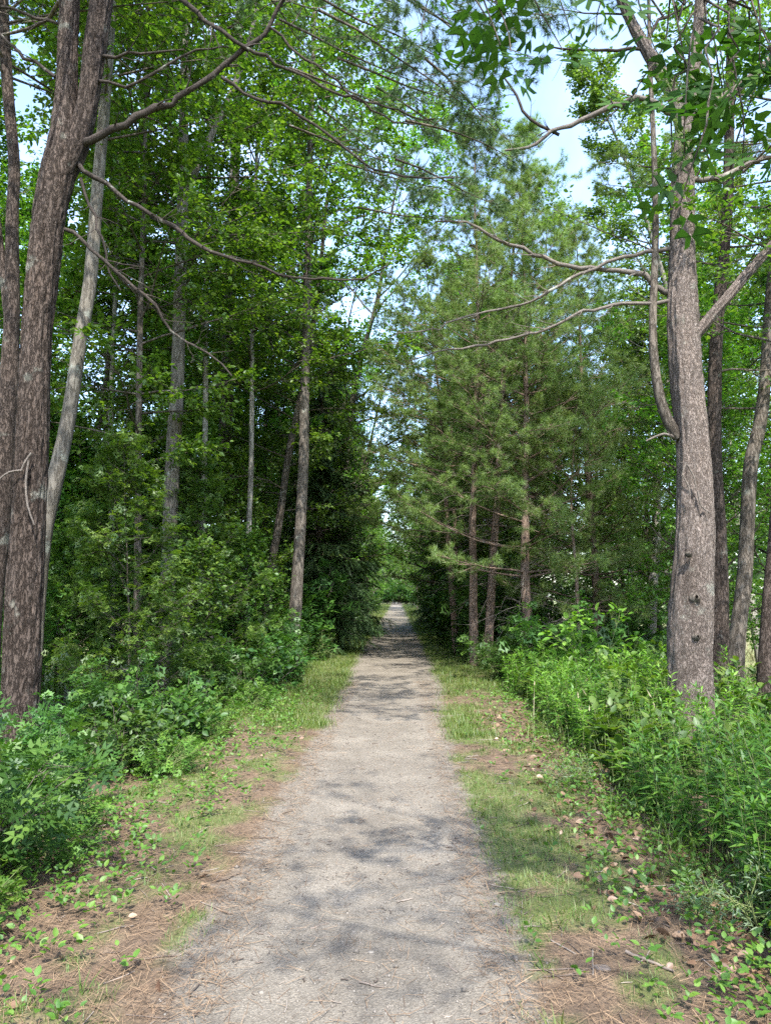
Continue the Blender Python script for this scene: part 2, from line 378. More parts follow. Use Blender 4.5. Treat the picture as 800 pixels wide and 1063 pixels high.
def tuft_twig(r, lv, pts, n, size):
    k = (1 - r.random(n) ** 1.5 * .8) * (len(pts) - 1.001); i = k.astype(int); f = (k - i)[:, None]
    P = pts[i] * (1 - f) + pts[i + 1] * f; D = nrm(pts[i + 1] - pts[i])
    D2 = nrm(D + r.normal(0, .38, (n, 3)) + np.array([0, 0, .12]))
    lv.add(P, D2, nrm(np.array([0, 0, 1.]) + r.normal(0, .3, (n, 3))), size * r.uniform(.75, 1.15, n))

def limb_leaves(r, wood, lv, p, d, L, rad, nsec, ntw, nlf, size, ang=.9, wander=.10, trop=.02, sides=5, style='leaf', sec=.45, twl=.5, start=.2):
    """one limb with secondary shoots and leafy twigs"""
    n = max(4, int(L / .35)); pts = walk(r, p, d, L, n, wander, trop)
    wood.add(pts, np.linspace(rad, rad * .25, len(pts)), sides)
    for j in range(nsec + 1):
        t = 1.0 if j == nsec else start + (1 - start) * (j + r.random()) / nsec
        k = min(int(t * n), n - 1); q = pts[k] + (pts[k + 1] - pts[k]) * (t * n - k if k < n else 0); dd = nrm(pts[k + 1] - pts[k])
        L2 = L * sec * (1.15 - .7 * t) * r.uniform(.7, 1.25)
        d2 = dd if j == nsec else side_dir(r, dd, ang * r.uniform(.7, 1.2))
        p2 = walk(r, q, d2, L2, 4, wander * 1.1, trop)
        wood.add(p2, np.linspace(max(rad * .35, .004), .002, len(p2)), 3)
        for m in range(ntw):
            t2 = .15 + .85 * (m + r.random()) / ntw; k2 = min(int(t2 * 4), 3); q2 = p2[k2] + (p2[k2 + 1] - p2[k2]) * (t2 * 4 - k2); d3 = nrm(p2[k2 + 1] - p2[k2])
            L3 = twl * r.uniform(.6, 1.2) * (1.1 - .5 * t2)
            p3 = walk(r, q2, side_dir(r, d3, .8 * r.uniform(.6, 1.2), .5), L3, 3, wander * 1.4, trop)
            if style == 'leaf': leaf_twig(r, lv, p3, nlf, size)
            elif style == 'tuft': tuft_twig(r, lv, p3, nlf, size)
            if style == 'leaf' and r.random() < .5 or style == 'tuft': wood.add(p3, np.linspace(.004, .0015, len(p3)), 3)
    return pts

def broadleaf(name, label, seed, H, h0, Lmax, nb, nsec, ntw, nlf, size, tpl, mat, bark, r0=.12, crown_pow=.8, up=.5, sides=12, lean=.03, cat='tree', cover=None, dome=False):
    r = np.random.default_rng(seed); root = thing(name, label, cat)
    wood, lv = Tubes(), Leaves()
    tp = walk(r, (0, 0, -.3), (r.normal(0, lean), r.normal(0, lean), 1), H + .3, max(8, int(H / .5)), .05, .05)
    tr = r0 * (1 - np.linspace(0, 1, len(tp)) ** 1.1 * .93); tr[0] *= 1.35
    wood.add(tp, tr, sides, .12, seed)
    for j in range(nb):
        t = (j + r.random()) / nb; h = h0 + (H - h0) * t * .98
        k = (h + .3) / (H + .3) * (len(tp) - 1); i = min(int(k), len(tp) - 2); q = tp[i] + (tp[i + 1] - tp[i]) * (k - i)
        a = j * 2.39996 + r.normal(0, .4)
        el = R(r.uniform(5, 30) + 45 * t * up * 1.3)
        d = np.array([math.cos(a) * math.cos(el), math.sin(a) * math.cos(el), math.sin(el)])
        L = Lmax * (max(.12, 1 - t) ** crown_pow) * (.55 + .45 * min(1, t * 4 + .3)) * r.uniform(.7, 1.15)
        if dome: L = Lmax * math.sqrt(max(.06, 1 - (1.7 * t - .75) ** 2)) * r.uniform(.7, 1.15)
        limb_leaves(r, wood, lv, q, d, L, tr[i] * .42, nsec, ntw, nlf, size, sides=5, trop=.03)
    wood.build('trunk', bark, root); lv.build('crown', T[tpl], mat, root)
    return root
def pine(name, label, seed, H, h0, Lmax, mat, bark, r0=.11, size=.14, ntw=4, nlf=6, dead=14, dark=None):
    r = np.random.default_rng(seed); root = thing(name, label, 'pine tree')
    wood, lv, dw = Tubes(), Leaves(), Tubes()
    tp = walk(r, (0, 0, -.3), (r.normal(0, .02), r.normal(0, .02), 1), H + .3, int(H / .4), .025, .06)
    tr = r0 * (1 - np.linspace(0, 1, len(tp)) * .94); tr[0] *= 1.25
    wood.add(tp, tr, 12, .10, seed)
    def tpos(h):
        k = (h + .3) / (H + .3) * (len(tp) - 1); i = min(int(k), len(tp) - 2); return tp[i] + (tp[i + 1] - tp[i]) * (k - i), tr[i]
    h = h0; a0 = 0
    while h < H - .15:
        t = (h - h0) / (H - h0); nb = r.integers(4, 7); a0 += .7
        for b in range(nb):
            a = a0 + b * 2 * math.pi / nb + r.normal(0, .25); el = R(r.uniform(-4, 14) + 40 * t)
            q, rr = tpos(h + r.normal(0, .06))
            L = (Lmax * (1 - t) ** .75 * (.7 + .3 * min(1, t * 5)) + .25) * r.uniform(.5, 1.25)
            d = (math.cos(a) * math.cos(el), math.sin(a) * math.cos(el), math.sin(el))
            limb_leaves(r, wood, lv, q, d, L, max(.008, rr * .28), max(3, int(L * 3.6)), ntw, nlf, size, ang=.85, wander=.06, trop=.035, sides=4, style='tuft', sec=.36, twl=.30, start=.42)
        h += r.uniform(.5, .82) * (1 - .4 * t)
    for j in range(dead):
        hh = r.uniform(min(.9, h0 * .4), h0 + .4); q, rr = tpos(hh); a = r.uniform(0, 6.28); el = R(r.uniform(-25, 20))
        L = r.uniform(.4, 1.5)
        pp = walk(r, q, (math.cos(a) * math.cos(el), math.sin(a) * math.cos(el), math.sin(el)), L, 6, .14, -.03)
        dw.add(pp, np.linspace(.011, .003, len(pp)), 4)
        for _ in range(3):
            k = r.integers(1, 6); p2 = walk(r, pp[k], side_dir(r, nrm(pp[k] - pp[k - 1]), .8, .6), L * .4, 4, .15, -.05); dw.add(p2, np.linspace(.005, .0015, 5), 3)
    wood.build('trunk', bark, root); lv.build('crown', T['tuft'], mat, root)
    if dead: dw.build('dead_branches', M['deadwood'], root)
    return root
def spruce(name, label, seed, H, h0, Lmax, mat, bark):
    r = np.random.default_rng(seed); root = thing(name, label, 'spruce tree'); wood, lv = Tubes(), Leaves()
    tp = np.array([[0, 0, z] for z in np.linspace(-.3, H, 20)]); wood.add(tp, np.linspace(.16, .01, 20), 10, .1, seed)
    h = h0
    while h < H - .1:
        t = (h - h0) / (H - h0)
        for b in range(6):
            a = r.uniform(0, 6.28); L = (Lmax * (1 - t) ** .8 + .15) * r.uniform(.6, 1.15); el = R(5 - 22 * (1 - t) + r.normal(0, 5))
            pts = walk(r, (0, 0, h + r.normal(0, .08)), (math.cos(a) * math.cos(el), math.sin(a) * math.cos(el), math.sin(el)), L, 6, .05, .02 * (1 if t > .3 else .5))
            wood.add(pts, np.linspace(.018, .003, 7), 4)
            ns = int(L * 16) + 3
            for j in range(ns):
                u = .15 + .85 * (j + r.random()) / ns; k = min(int(u * 6), 5); q = pts[k] + (pts[k + 1] - pts[k]) * (u * 6 - k); dd = nrm(pts[k + 1] - pts[k])
                d2 = side_dir(r, dd, r.uniform(.5, 1.0), .25); d2[2] -= .28; n = max(2, int(4 * (1.2 - u) * min(L, 1.4)))
                p = q.copy()
                for m in range(n + 1):
                    lv.add(p, d2, np.array([0, 0, 1]) + r.normal(0, .3, 3), r.uniform(.17, .26)); p = p + nrm(d2) * .14; d2[2] -= .12; d2 = d2 + r.normal(0, .15, 3)
        h += r.uniform(.17, .26)
    wood.build('trunk', bark, root); lv.build('crown', T['sprig'], mat, root); return root
def shrub(name, label, seed, H, spread, nst, nsec, ntw, nlf, size, tpl, mat, cat='shrub', el=(50, 85), bark=None):
    r = np.random.default_rng(seed); root = thing(name, label, cat); wood, lv = Tubes(), Leaves()
    for j in range(nst):
        a = j * 2.4 + r.normal(0, .4); e = R(r.uniform(*el)); rad = r.uniform(0, spread * .25)
        p = np.array([math.cos(a) * rad, math.sin(a) * rad, -.05]); L = H * r.uniform(.65, 1.1)
        limb_leaves(r, wood, lv, p, (math.cos(a) * math.cos(e), math.sin(a) * math.cos(e), math.sin(e)), L, .011, nsec, ntw, nlf, size, ang=1.0, wander=.1, trop=.0, sides=4, sec=.42, twl=.28, start=.12)
    wood.build('stems', bark or M['bark_dark'], root); lv.build('foliage', T[tpl], mat, root); return root

# ================================================================== SETTING: ground, path
def grid(xs, ys):
    X, Y = np.meshgrid(xs, ys); nx, ny = len(xs), len(ys)
    i = np.arange(ny - 1)[:, None] * nx + np.arange(nx - 1)[None]
    F = np.stack([i, i + 1, i + nx + 1, i + nx], -1).reshape(-1, 4)
    return X.ravel(), Y.ravel(), F
xs = np.concatenate([np.linspace(-600, -60, 10), np.linspace(-50, -8, 22), np.arange(-7.5, -2.5, .25), np.arange(-2.5, 2.5, .07), np.arange(2.5, 8, .25), np.linspace(8.5, 50, 22), np.linspace(60, 600, 10)])
ys = np.concatenate([np.linspace(-300, -8, 8), np.arange(-6, 1.6, .6), np.arange(1.8, 12, .07), np.arange(12.1, 30, .3), np.arange(30.5, 80, 1.5), np.linspace(85, 150, 20), np.linspace(180, 900, 12)])
X, Y, F = grid(xs, ys); Z = ground_z(X, Y)
inpath = (X > path_l(Y) + .06) & (X < path_r(Y) - .06); Z = Z - .02 * inpath
gm = rawmesh('ground', np.stack([X, Y, Z], -1), F.ravel(), np.full(len(F), 4), True)
ca = gm.attributes.new('cover', 'FLOAT_COLOR', 'POINT')
G = grassness(X, Y); 
edge = np.maximum(path_l(Y) - X, X - path_r(Y)); dust = np.clip(1 - edge / .24, 0, 1) * (edge > -.3)
field = sstep(6, 10, np.abs(X))
ca.data.foreach_set('color', np.stack([G, dust, field, np.ones_like(G)], -1).astype(np.float32).ravel())
m, t, o = newmat('forest floor'); L = t.links.new
at_ = N(t, 'ShaderNodeAttribute', attribute_name='cover'); sp = N(t, 'ShaderNodeSeparateColor'); L(at_.outputs['Color'], sp.inputs[0])
tcn = N(t, 'ShaderNodeTexCoord')
n1 = N(t, 'ShaderNodeTexNoise', i_Scale=5, i_Detail=9, i_Roughness=.68); L(tcn.outputs['Object'], n1.inputs['Vector'])
n2 = N(t, 'ShaderNodeTexNoise', i_Scale=70, i_Detail=6, i_Roughness=.75); L(tcn.outputs['Object'], n2.inputs['Vector'])
soil = ramp(t, [(.28, (.05, .034, .022)), (.45, (.095, .064, .041)), (.6, (.14, .098, .064)), (.74, (.21, .158, .108))]); L(n1.outputs['Fac'], soil.inputs[0])
fine = ramp(t, [(.3, (.35, .33, .32)), (.5, (1, 1, 1)), (.72, (1.9, 1.8, 1.65))]); L(n2.outputs['Fac'], fine.inputs[0])
sm = N(t, 'ShaderNodeMixRGB', blend_type='MULTIPLY', i_0=1.0); L(soil.outputs[0], sm.inputs[1]); L(fine.outputs[0], sm.inputs[2])
moss = ramp(t, [(.3, (.045, .062, .016)), (.5, (.082, .105, .026)), (.7, (.14, .155, .042))]); L(n2.outputs['Fac'], moss.inputs[0])
gm_ = N(t, 'ShaderNodeMath', operation='MULTIPLY', i_1=.85); L(sp.outputs[0], gm_.inputs[0])
mx1 = N(t, 'ShaderNodeMixRGB'); L(gm_.outputs[0], mx1.inputs[0]); L(sm.outputs[0], mx1.inputs[1]); L(moss.outputs[0], mx1.inputs[2])
grav = ramp(t, [(.3, (.075, .065, .052)), (.5, (.15, .132, .108)), (.72, (.24, .212, .18))]); L(n2.outputs['Fac'], grav.inputs[0])
dn = N(t, 'ShaderNodeMath', operation='MULTIPLY_ADD', i_1=1.6, i_2=-.62); L(n1.outputs['Fac'], dn.inputs[0])
dd = N(t, 'ShaderNodeMath', operation='ADD'); L(dn.outputs[0], dd.inputs[0]); L(sp.outputs[1], dd.inputs[1])
ds = N(t, 'ShaderNodeMapRange', i_1=.62, i_2=1.1); L(dd.outputs[0], ds.inputs[0])
mx2 = N(t, 'ShaderNodeMixRGB'); L(ds.outputs[0], mx2.inputs[0]); L(mx1.outputs[0], mx2.inputs[1]); L(grav.outputs[0], mx2.inputs[2])
fld = ramp(t, [(.3, (.08, .11, .03)), (.5, (.15, .17, .06)), (.7, (.25, .23, .12))]); L(n1.outputs['Fac'], fld.inputs[0])
mx3 = N(t, 'ShaderNodeMixRGB'); L(sp.outputs[2], mx3.inputs[0]); L(mx2.outputs[0], mx3.inputs[1]); L(fld.outputs[0], mx3.inputs[2])
bs = N(t, 'ShaderNodeBsdfPrincipled', i_Roughness=.95); L(mx3.outputs[0], bs.inputs['Base Color'])
bp = N(t, 'ShaderNodeBump', i_Strength=.9, i_Distance=.012); L(n2.outputs['Fac'], bp.inputs['Height']); L(bp.outputs[0], bs.inputs['Normal'])
L(bs.outputs[0], o.inputs[0])
kind(link('ground', gm, m), 'structure')

py_ = np.concatenate([np.arange(.2, 14, .04), np.arange(14, 30, .12), np.arange(30, 400, .8)])
cols = 25; u = np.linspace(0, 1, cols)
PL, PR = path_l(py_), path_r(py_)
PX = PL[:, None] * (1 - u) + PR[:, None] * u; PY = np.repeat(py_[:, None], cols, 1)
PZ = ground_z(PX, PY) + .006 - .012 * (np.abs(u * 2 - 1) > .97) + (fbm(PX * 5, PY * 5, 61) - .5) * .012
i = np.arange(len(py_) - 1)[:, None] * cols + np.arange(cols - 1)[None]
F = np.stack([i, i + 1, i + cols + 1, i + cols], -1).reshape(-1, 4)
pm = rawmesh('path', np.stack([PX, PY, PZ], -1).reshape(-1, 3), F.ravel(), np.full(len(F), 4), True)
m, t, o = newmat('stone dust gravel'); L = t.links.new
tcn = N(t, 'ShaderNodeTexCoord')
n1 = N(t, 'ShaderNodeTexNoise', i_Scale=1.6, i_Detail=8, i_Roughness=.62); L(tcn.outputs['Object'], n1.inputs['Vector'])
n2 = N(t, 'ShaderNodeTexNoise', i_Scale=95, i_Detail=5, i_Roughness=.8); L(tcn.outputs['Object'], n2.inputs['Vector'])
vo = N(t, 'ShaderNodeTexVoronoi', i_Scale=110); L(tcn.outputs['Object'], vo.inputs['Vector'])
n3 = N(t, 'ShaderNodeTexNoise', i_Scale=9, i_Detail=8, i_Roughness=.7); L(tcn.outputs['Object'], n3.inputs['Vector'])
base = ramp(t, [(.3, (.118, .102, .082)), (.5, (.158, .139, .113)), (.68, (.205, .182, .15))]); L(n1.outputs['Fac'], base.inputs[0])
fine = ramp(t, [(.28, (.42, .41, .40)), (.42, (.82, .82, .82)), (.55, (1.05, 1.05, 1.05)), (.75, (1.6, 1.58, 1.55))]); L(n2.outputs['Fac'], fine.inputs[0])
a1 = N(t, 'ShaderNodeMixRGB', blend_type='MULTIPLY', i_0=1.0); L(base.outputs[0], a1.inputs[1]); L(fine.outputs[0], a1.inputs[2])
vg = ramp(t, [(0, (.72, .70, .68)), (.5, (1, 1, 1)), (1, (1.25, 1.25, 1.25))]); sv = N(t, 'ShaderNodeSeparateColor'); L(vo.outputs['Color'], sv.inputs[0]); L(sv.outputs[0], vg.inputs[0])
a2 = N(t, 'ShaderNodeMixRGB', blend_type='MULTIPLY', i_0=.8); L(a1.outputs[0], a2.inputs[1]); L(vg.outputs[0], a2.inputs[2])
st = N(t, 'ShaderNodeMapRange', i_1=.57, i_2=.72, i_4=.75); L(n3.outputs['Fac'], st.inputs[0])
a3 = N(t, 'ShaderNodeMixRGB'); a3.inputs[2].default_value = (.085, .073, .058, 1); L(st.outputs[0], a3.inputs[0]); L(a2.outputs[0], a3.inputs[1])
bs = N(t, 'ShaderNodeBsdfPrincipled', i_Roughness=.95); L(a3.outputs[0], bs.inputs['Base Color'])
ad = N(t, 'ShaderNodeMath', operation='MULTIPLY_ADD', i_1=.6); L(vo.outputs['Distance'], ad.inputs[0]); L(n2.outputs['Fac'], ad.inputs[2])
bp = N(t, 'ShaderNodeBump', i_Strength=.8, i_Distance=.01); L(ad.outputs[0], bp.inputs['Height']); L(bp.outputs[0], bs.inputs['Normal'])
L(bs.outputs[0], o.inputs[0])
kind(link('path', pm, m), 'structure')
def surf_z(x, y):
    x = np.asarray(x); y = np.asarray(y); ins = (x > path_l(y)) & (x < path_r(y))
    return ground_z(x, y) + np.where(ins, .005, 0)

# ---- loose gravel (octahedral chips)
r = np.random.default_rng(5); lv = Leaves()
oct_ = template([(.5, 0, 0), (-.5, .1, 0), (0, .55, .05), (0, -.45, 0), (.1, 0, .42), (0, 0, -.3)], [(0, 2, 4), (2, 1, 4), (1, 3, 4), (3, 0, 4), (2, 0, 5), (1, 2, 5), (3, 1, 5), (0, 3, 5)])
n = 15000; Yg = 2.0 + 9 * r.random(n) ** 1.7; x = r.uniform(-1.15, .85, n)
keep = (x > path_l(Yg) - .18 * r.random(n)) & (x < path_r(Yg) + .22 * r.random(n)); x, Yg = x[keep], Yg[keep]; n = len(x)
s = .004 + .013 * r.random(n) ** 3.2 + .022 * (r.random(n) < .006)
lv.add(np.stack([x, Yg, surf_z(x, Yg) + s * .1], -1), r.normal(size=(n, 3)) * (1, 1, .3), np.array([0, 0, 1.]) + r.normal(0, .3, (n, 3)), s)
kind(lv.build('loose_gravel', oct_, M['stone']), 'stuff', 'small loose grey stones scattered over the gravel path')

# ---- fallen needles and twig crumbs
lv = Leaves(); n = 60000; Yg = 2.0 + 12 * r.random(n) ** 1.5
x = np.where(r.random(n) < .55, r.uniform(-2.5, -.7, n), r.uniform(.35, 2.0, n)); on = r.random(n) < .05; x = np.where(on, r.uniform(-.9, .6, n), x)
keep = (r.random(n) < .25 + .75 * (1 - grassness(x, Yg))); x, Yg = x[keep], Yg[keep]; n = len(x); a = r.uniform(0, 6.28, n)
strip = template([(-.012, 0, 0), (.012, 0, 0), (.012, 1, .02), (-.012, 1, .02)], [(0, 1, 2, 3)])
lv.add(np.stack([x, Yg, surf_z(x, Yg) + .004 + .01 * r.random(n)], -1), np.stack([np.cos(a), np.sin(a), r.normal(0, .12, n)], -1), np.array([0, 0, 1.]) + r.normal(0, .2, (n, 3)), r.uniform(.05, .10, n))
kind(lv.build('pine_needle_litter', strip, M['needle_litter']), 'stuff', 'rusty fallen pine needles on both verges')

tb = Tubes(); 
for k in range(900):
    Yk = 2.2 + 9 * r.random() ** 1.5; xk = r.uniform(-2.2, 1.9); Lk = r.uniform(.008, .045) + .06 * (r.random() < .12) if path_l(Yk) < xk < path_r(Yk) else r.uniform(.04, .22); a = r.uniform(0, 6.28)
    nn = 4; tt = np.linspace(-.5, .5, nn); pts = np.stack([xk + tt * Lk * math.cos(a) + r.normal(0, .004, nn), Yk + tt * Lk * math.sin(a) + r.normal(0, .004, nn), np.zeros(nn)], -1)
    pts[:, 2] = surf_z(pts[:, 0], pts[:, 1]) + .004; tb.add(pts, np.full(nn, r.uniform(.0015, .004)), 4)
kind(tb.build('twig_litter', M['twig']), 'stuff', 'small broken twigs scattered on path and verges')

# ---- dead leaves
lv = Leaves(); n = 1500; Yg = 2.3 + 8 * r.random(n) ** 1.6; x = np.where(r.random(n) < .93, 1.0 + 1.0 * r.random(n) ** .7 + .15 * (Yg < 4), r.uniform(-2.3, -.9, n))
lv.add(np.stack([x, Yg, surf_z(x, Yg) + .012 + .02 * r.random(n)], -1), r.normal(size=(n, 3)) * (1, 1, .3), np.array([0, 0, 1.]) + r.normal(0, .75, (n, 3)), r.uniform(.03, .075, n))
kind(lv.build('leaf_litter', T['ovate'], M['deadleaf']), 'stuff', 'dry brown fallen leaves along the right verge')

# ---- grass
def scatter_grass(name, label, n, x0, x1, y0, y1, hmin, hmax, mat, dens=None, pw=1.0, tuftr=.04, tpl='blade'):
    lv = Leaves(); nt_ = n // 9
    cx = r.uniform(x0, x1, nt_); cyy = y0 + (y1 - y0) * r.random(nt_) ** pw
    d = grassness(cx, cyy) if dens is None else dens(cx, cyy); k = r.random(nt_) < d
    cx, cyy, d = cx[k], cyy[k], d[k]; c = np.repeat(np.arange(len(cx)), 9)
    x = cx[c] + r.normal(0, tuftr, len(c)); y = cyy[c] + r.normal(0, tuftr, len(c)); a = r.uniform(0, 6.28, len(c))
    lean = r.uniform(.1, .8, len(c)); h = (hmin + (hmax - hmin) * r.random(len(c)) ** 1.5) * (.5 + .5 * d[c]) * (.8 + .4 * fbm(x * 1.3, y * 1.3, 91))
    D = np.stack([np.cos(a) * lean, np.sin(a) * lean, np.ones(len(c))], -1); Nn = np.stack([np.cos(a), np.sin(a), -lean * .3], -1)
    lv.add(np.stack([x, y, surf_z(x, y) - .01], -1), D, Nn, h)
    return kind(lv.build(name, T[tpl], mat), 'stuff', label)
scatter_grass('verge_grass', 'patchy short green grass on the verges beside the gravel', 190000, -2.2, 1.9, 2.0, 9.5, .018, .07, M['grass'], pw=1.25, tuftr=.035)
scatter_grass('grass_tufts', 'taller green grass tufts dotted over the verges', 15000, -2.2, 1.8, 2.2, 10, .05, .17, M['grass'], dens=lambda x, y: .75 * grassness(x, y) * (fbm(x * 3, y * 3, 13) > .52), pw=1.2, tuftr=.018)
scatter_grass('far_verge_grass', 'bright strips of longer grass edging the path further along', 190000, -2.5, 2.0, 8.5, 40, .04, .13, M['grass'], pw=1.45, tuftr=.06)
scatter_grass('distant_grass', 'distant strips of grass along the path edge', 26000, -2.9, 2.3, 36, 110, .12, .3, M['grass'], pw=1.3, tuftr=.15)
scatter_grass('meadow_grass', 'pale dry meadow grass beyond the right trees', 30000, 5.5, 30, 13, 45, .35, 1.0, M['straw'], dens=lambda x, y: .8 * fbm(x * .3, y * .3, 8), tuftr=.12)
scatter_grass('marsh_grass', 'sunlit pale marsh grass beyond the left trees', 30000, -35, -8.5, 6, 50, .4, 1.1, M['straw'], dens=lambda x, y: .8 * fbm(x * .3, y * .3, 9), tuftr=.12)
scatter_grass('dry_stalks', 'tan dry stalks standing among the roadside weeds', 1500, 1.9, 5.0, 3.2, 12, .5, 1.05, M['straw'], dens=lambda x, y: .5 * fbm(x * 1.2, y * 1.2, 29), tuftr=.10, tpl='stalk')
scatter_grass('edge_grass', 'tall grass stalks at the foot of the weeds', 5200, 1.45, 2.1, 3.0, 9, .15, .5, M['grass'], dens=lambda x, y: .6 * fbm(x * 2, y * 2, 19), tuftr=.05, tpl='stalk')

# ---- the weed bank at the right
def weed_front(Y): return 1.78 + .25 * (fbm(np.asarray(Y) * .9, 1.2, 33) - .5) + .10 * sstep(8, 11, Y)
lv, lime, stem, broad = Leaves(), Leaves(), Tubes(), Leaves()
ns = 1600
for k in range(ns):
    Yk = 2.6 + 10.5 * r.random() ** 1.25; f = float(weed_front(Yk)); xk = f + 3.0 * r.random() ** 1.6
    if xk > 3.15 and abs(Yk - 8.9) < .6 and xk < 3.9: continue
    h = r.uniform(.45, .86) * (.62 + .38 * float(sstep(0, .5, xk - f))) * (.6 + .75 * float(vnoise(xk * 1.1, Yk * .9, 66)))
    z0 = gz(xk, Yk) - .02; h += max(0, -z0) * .75
    pts = walk(r, (xk, Yk, z0), (r.normal(-.06, .12), r.normal(0, .12), 1), h, 5, .06, .04)
    stem.add(pts, np.linspace(.005, .002, 6), 3)
    nl = int(h * 46); tt = .12 + .88 * np.sort(r.random(nl)) ** .8; kk = np.minimum((tt * 5).astype(int), 4); P = pts[kk] + (pts[kk + 1] - pts[kk]) * (tt * 5 - kk)[:, None]
    a = np.arange(nl) * 2.4 + r.normal(0, .4, nl); el = -.15 + .9 * tt ** 2 + r.normal(0, .2, nl)
    D = np.stack([np.cos(a) * np.cos(el), np.sin(a) * np.cos(el), np.sin(el)], -1)
    Nn = np.stack([-np.cos(a) * np.sin(el), -np.sin(a) * np.sin(el), np.cos(el)], -1) + r.normal(0, .25, (nl, 3))
    S = (.135 - .055 * tt) * r.uniform(.75, 1.25, nl)
    if float(vnoise(xk * 1.6, Yk * 1.6, 68)) > .62:
        kb = np.arange(0, nl, 3); broad.add(P[kb], D[kb], Nn[kb], S[kb] * r.uniform(1.0, 1.35)); continue
    (lime if (Yk > 7.2 and float(vnoise(xk * 1.3, Yk * 1.3, 67)) > .5 and r.random() < .8) or r.random() < .06 else lv).add(P, D, Nn, S)
T['weedleaf'] = template([(0, 0, 0), (-.13, .35, .03), (0, 1, -.18), (.13, .35, .03), (0, .4, -.01)], [(0, 4, 1), (4, 2, 1), (0, 3, 4), (4, 3, 2)])
wb = lv.build('weed_bank', T['weedleaf'], M['weed']); kind(wb, 'stuff', 'dense bank of tall green weeds filling the right roadside')
w4 = broad.build('broad_leaved_weeds', T['ovate'], M['sapling']); kind(w4, 'stuff', 'broader leaved herbs mixed through the roadside weeds')
w2 = lime.build('yellow_green_weeds', T['weedleaf'], M['weed_lime']); kind(w2, 'stuff', 'brighter yellow green weeds at the back of the weed bank')
w3 = stem.build('weed_stems', M['stem']); kind(w3, 'stuff', 'thin upright stems of the roadside weeds')
# low ground plants
lv = Leaves()
for k in range(3000):
    s_ = r.random() < .5; Yk = 2.5 + 10 * r.random() ** 1.3
    xk = -1.05 - 1.3 * r.random() ** .6 if s_ else float(weed_front(Yk)) - abs(r.normal(0, .36)) - .02
    if r.random() > fbm(xk * 1.5, Yk * 1.5, 55) * (1.4 if s_ else .9): continue
    c = np.array([xk, Yk, gz(xk, Yk)]); nl = r.integers(4, 8); a = r.uniform(0, 6.28) + np.arange(nl) * 6.28 / nl; el = r.uniform(.1, .9, nl)
    D = np.stack([np.cos(a) * np.cos(el), np.sin(a) * np.cos(el), np.sin(el)], -1)
    lv.add(c + D * .02 + np.array([0, 0, .02]) + np.array([0, 0, 1]) * r.random((nl, 1)) * .08, D, np.array([0, 0, 1.]) + r.normal(0, .3, (nl, 3)), r.uniform(.02, .05, nl))
kind(lv.build('ground_cover', T['ovate'], M['weed']), 'stuff', 'low leafy ground cover at the edges of the verges')

# ================================================================== far woods
lv = Leaves()
for side, n in ((-1, 26000), (1, 26000)):
    xx = side * (26 + 34 * r.random(n)); yy = -5 + 150 * r.random(n); top = 7 + 9 * fbm(xx * .16, yy * .16, 31) + 3 * fbm(xx * .7, yy * .7, 32)
    zz = -1 + top * r.random(n) ** .7
    lv.add(np.stack([xx, yy, zz], -1), r.normal(size=(n, 3)), np.array([0, 0, 1.]) + r.normal(0, .6, (n, 3)), r.uniform(.45, .9, n))
n = 16000; xx = r.uniform(-28, 28, n); yy = 150 + 40 * r.random(n); zz = -1 + (9 + 9 * fbm(xx * .12, yy * .12, 35)) * r.random(n) ** .7
lv.add(np.stack([xx, yy, zz], -1), r.normal(size=(n, 3)), np.array([0, 0, 1.]) + r.normal(0, .6, (n, 3)), r.uniform(.5, 1.0, n))
kind(lv.build('far_woods', T['round'], M['far']), 'stuff', 'far off green woods closing the view beyond the clearings')

# ================================================================== hand placed trunks
def px_tree(name, label, cat, pts, Y, bark, rough=.10, seed=1, stems=(), sides=22):
    P, Rr = pxline(pts, Y, .10 if sides < 40 else .045)
    x0, y0 = P[0][0], P[0][1]; base = np.array([x0, y0, gz(x0, y0)])
    if P[0][2] > base[2] - .2:
        P = np.vstack([[x0, y0, base[2] - .25], P]); Rr = np.concatenate([[Rr[0] * 1.25], Rr])
    Rr[:4] *= np.linspace(1.2, 1.02, 4)
    root = thing(name, label, cat, base); tb = Tubes(); tb.add(P, Rr, sides, rough, seed)
    for sp_ in stems:
        p2, r2 = pxline(sp_, Y, .10 if sides < 40 else .06); tb.add(p2, r2, 14 if sides < 40 else 44, rough, seed + 3)
    tb.build('trunk', bark, root, base); root['_b'] = [float(v) for v in base]
    return root, base, P
def dead_branch(root, base, pts, Y, mat, name='branch', twigs=8, seed=0, tl=.5, jit=.012, sides=6):
    rr = np.random.default_rng(seed + 400); P, Rr = pxline(pts, Y, .12); 
    if jit:
        off = np.cumsum(rr.normal(0, jit * 1.9, (len(P), 3)), 0); u_ = np.linspace(0, 1, len(P))[:, None]; P = P + (off - off[0] - u_ * (off[-1] - off[0]) * .8) + rr.normal(0, jit * .7, (len(P), 3)) * np.minimum(1, u_ * 8)
        Rr = Rr * (1 + .35 * (rr.random(len(Rr)) - .4) * (rr.random(len(Rr)) < .3))
    tb = Tubes(); tb.add(P, Rr, sides, .12, seed)
    for k in range(int(twigs * 2.6)):
        i = rr.integers(len(P) // 6, len(P) - 1); d = nrm(P[i] - P[i - 1]); L = tl * rr.uniform(.3, 1.1)
        q = walk(rr, P[i], side_dir(rr, d, rr.uniform(.5, 1.0), .7), L, 5, .13, -.02); tb.add(q, np.linspace(max(.003, Rr[i] * .4), .0015, 6), 3)
        if rr.random() < .6: q2 = walk(rr, q[3], side_dir(rr, nrm(q[3] - q[2]), .7, .7), L * .5, 4, .15, -.02); tb.add(q2, np.linspace(.0025, .0012, 5), 3)
    return tb.build(name, mat, root, base), P
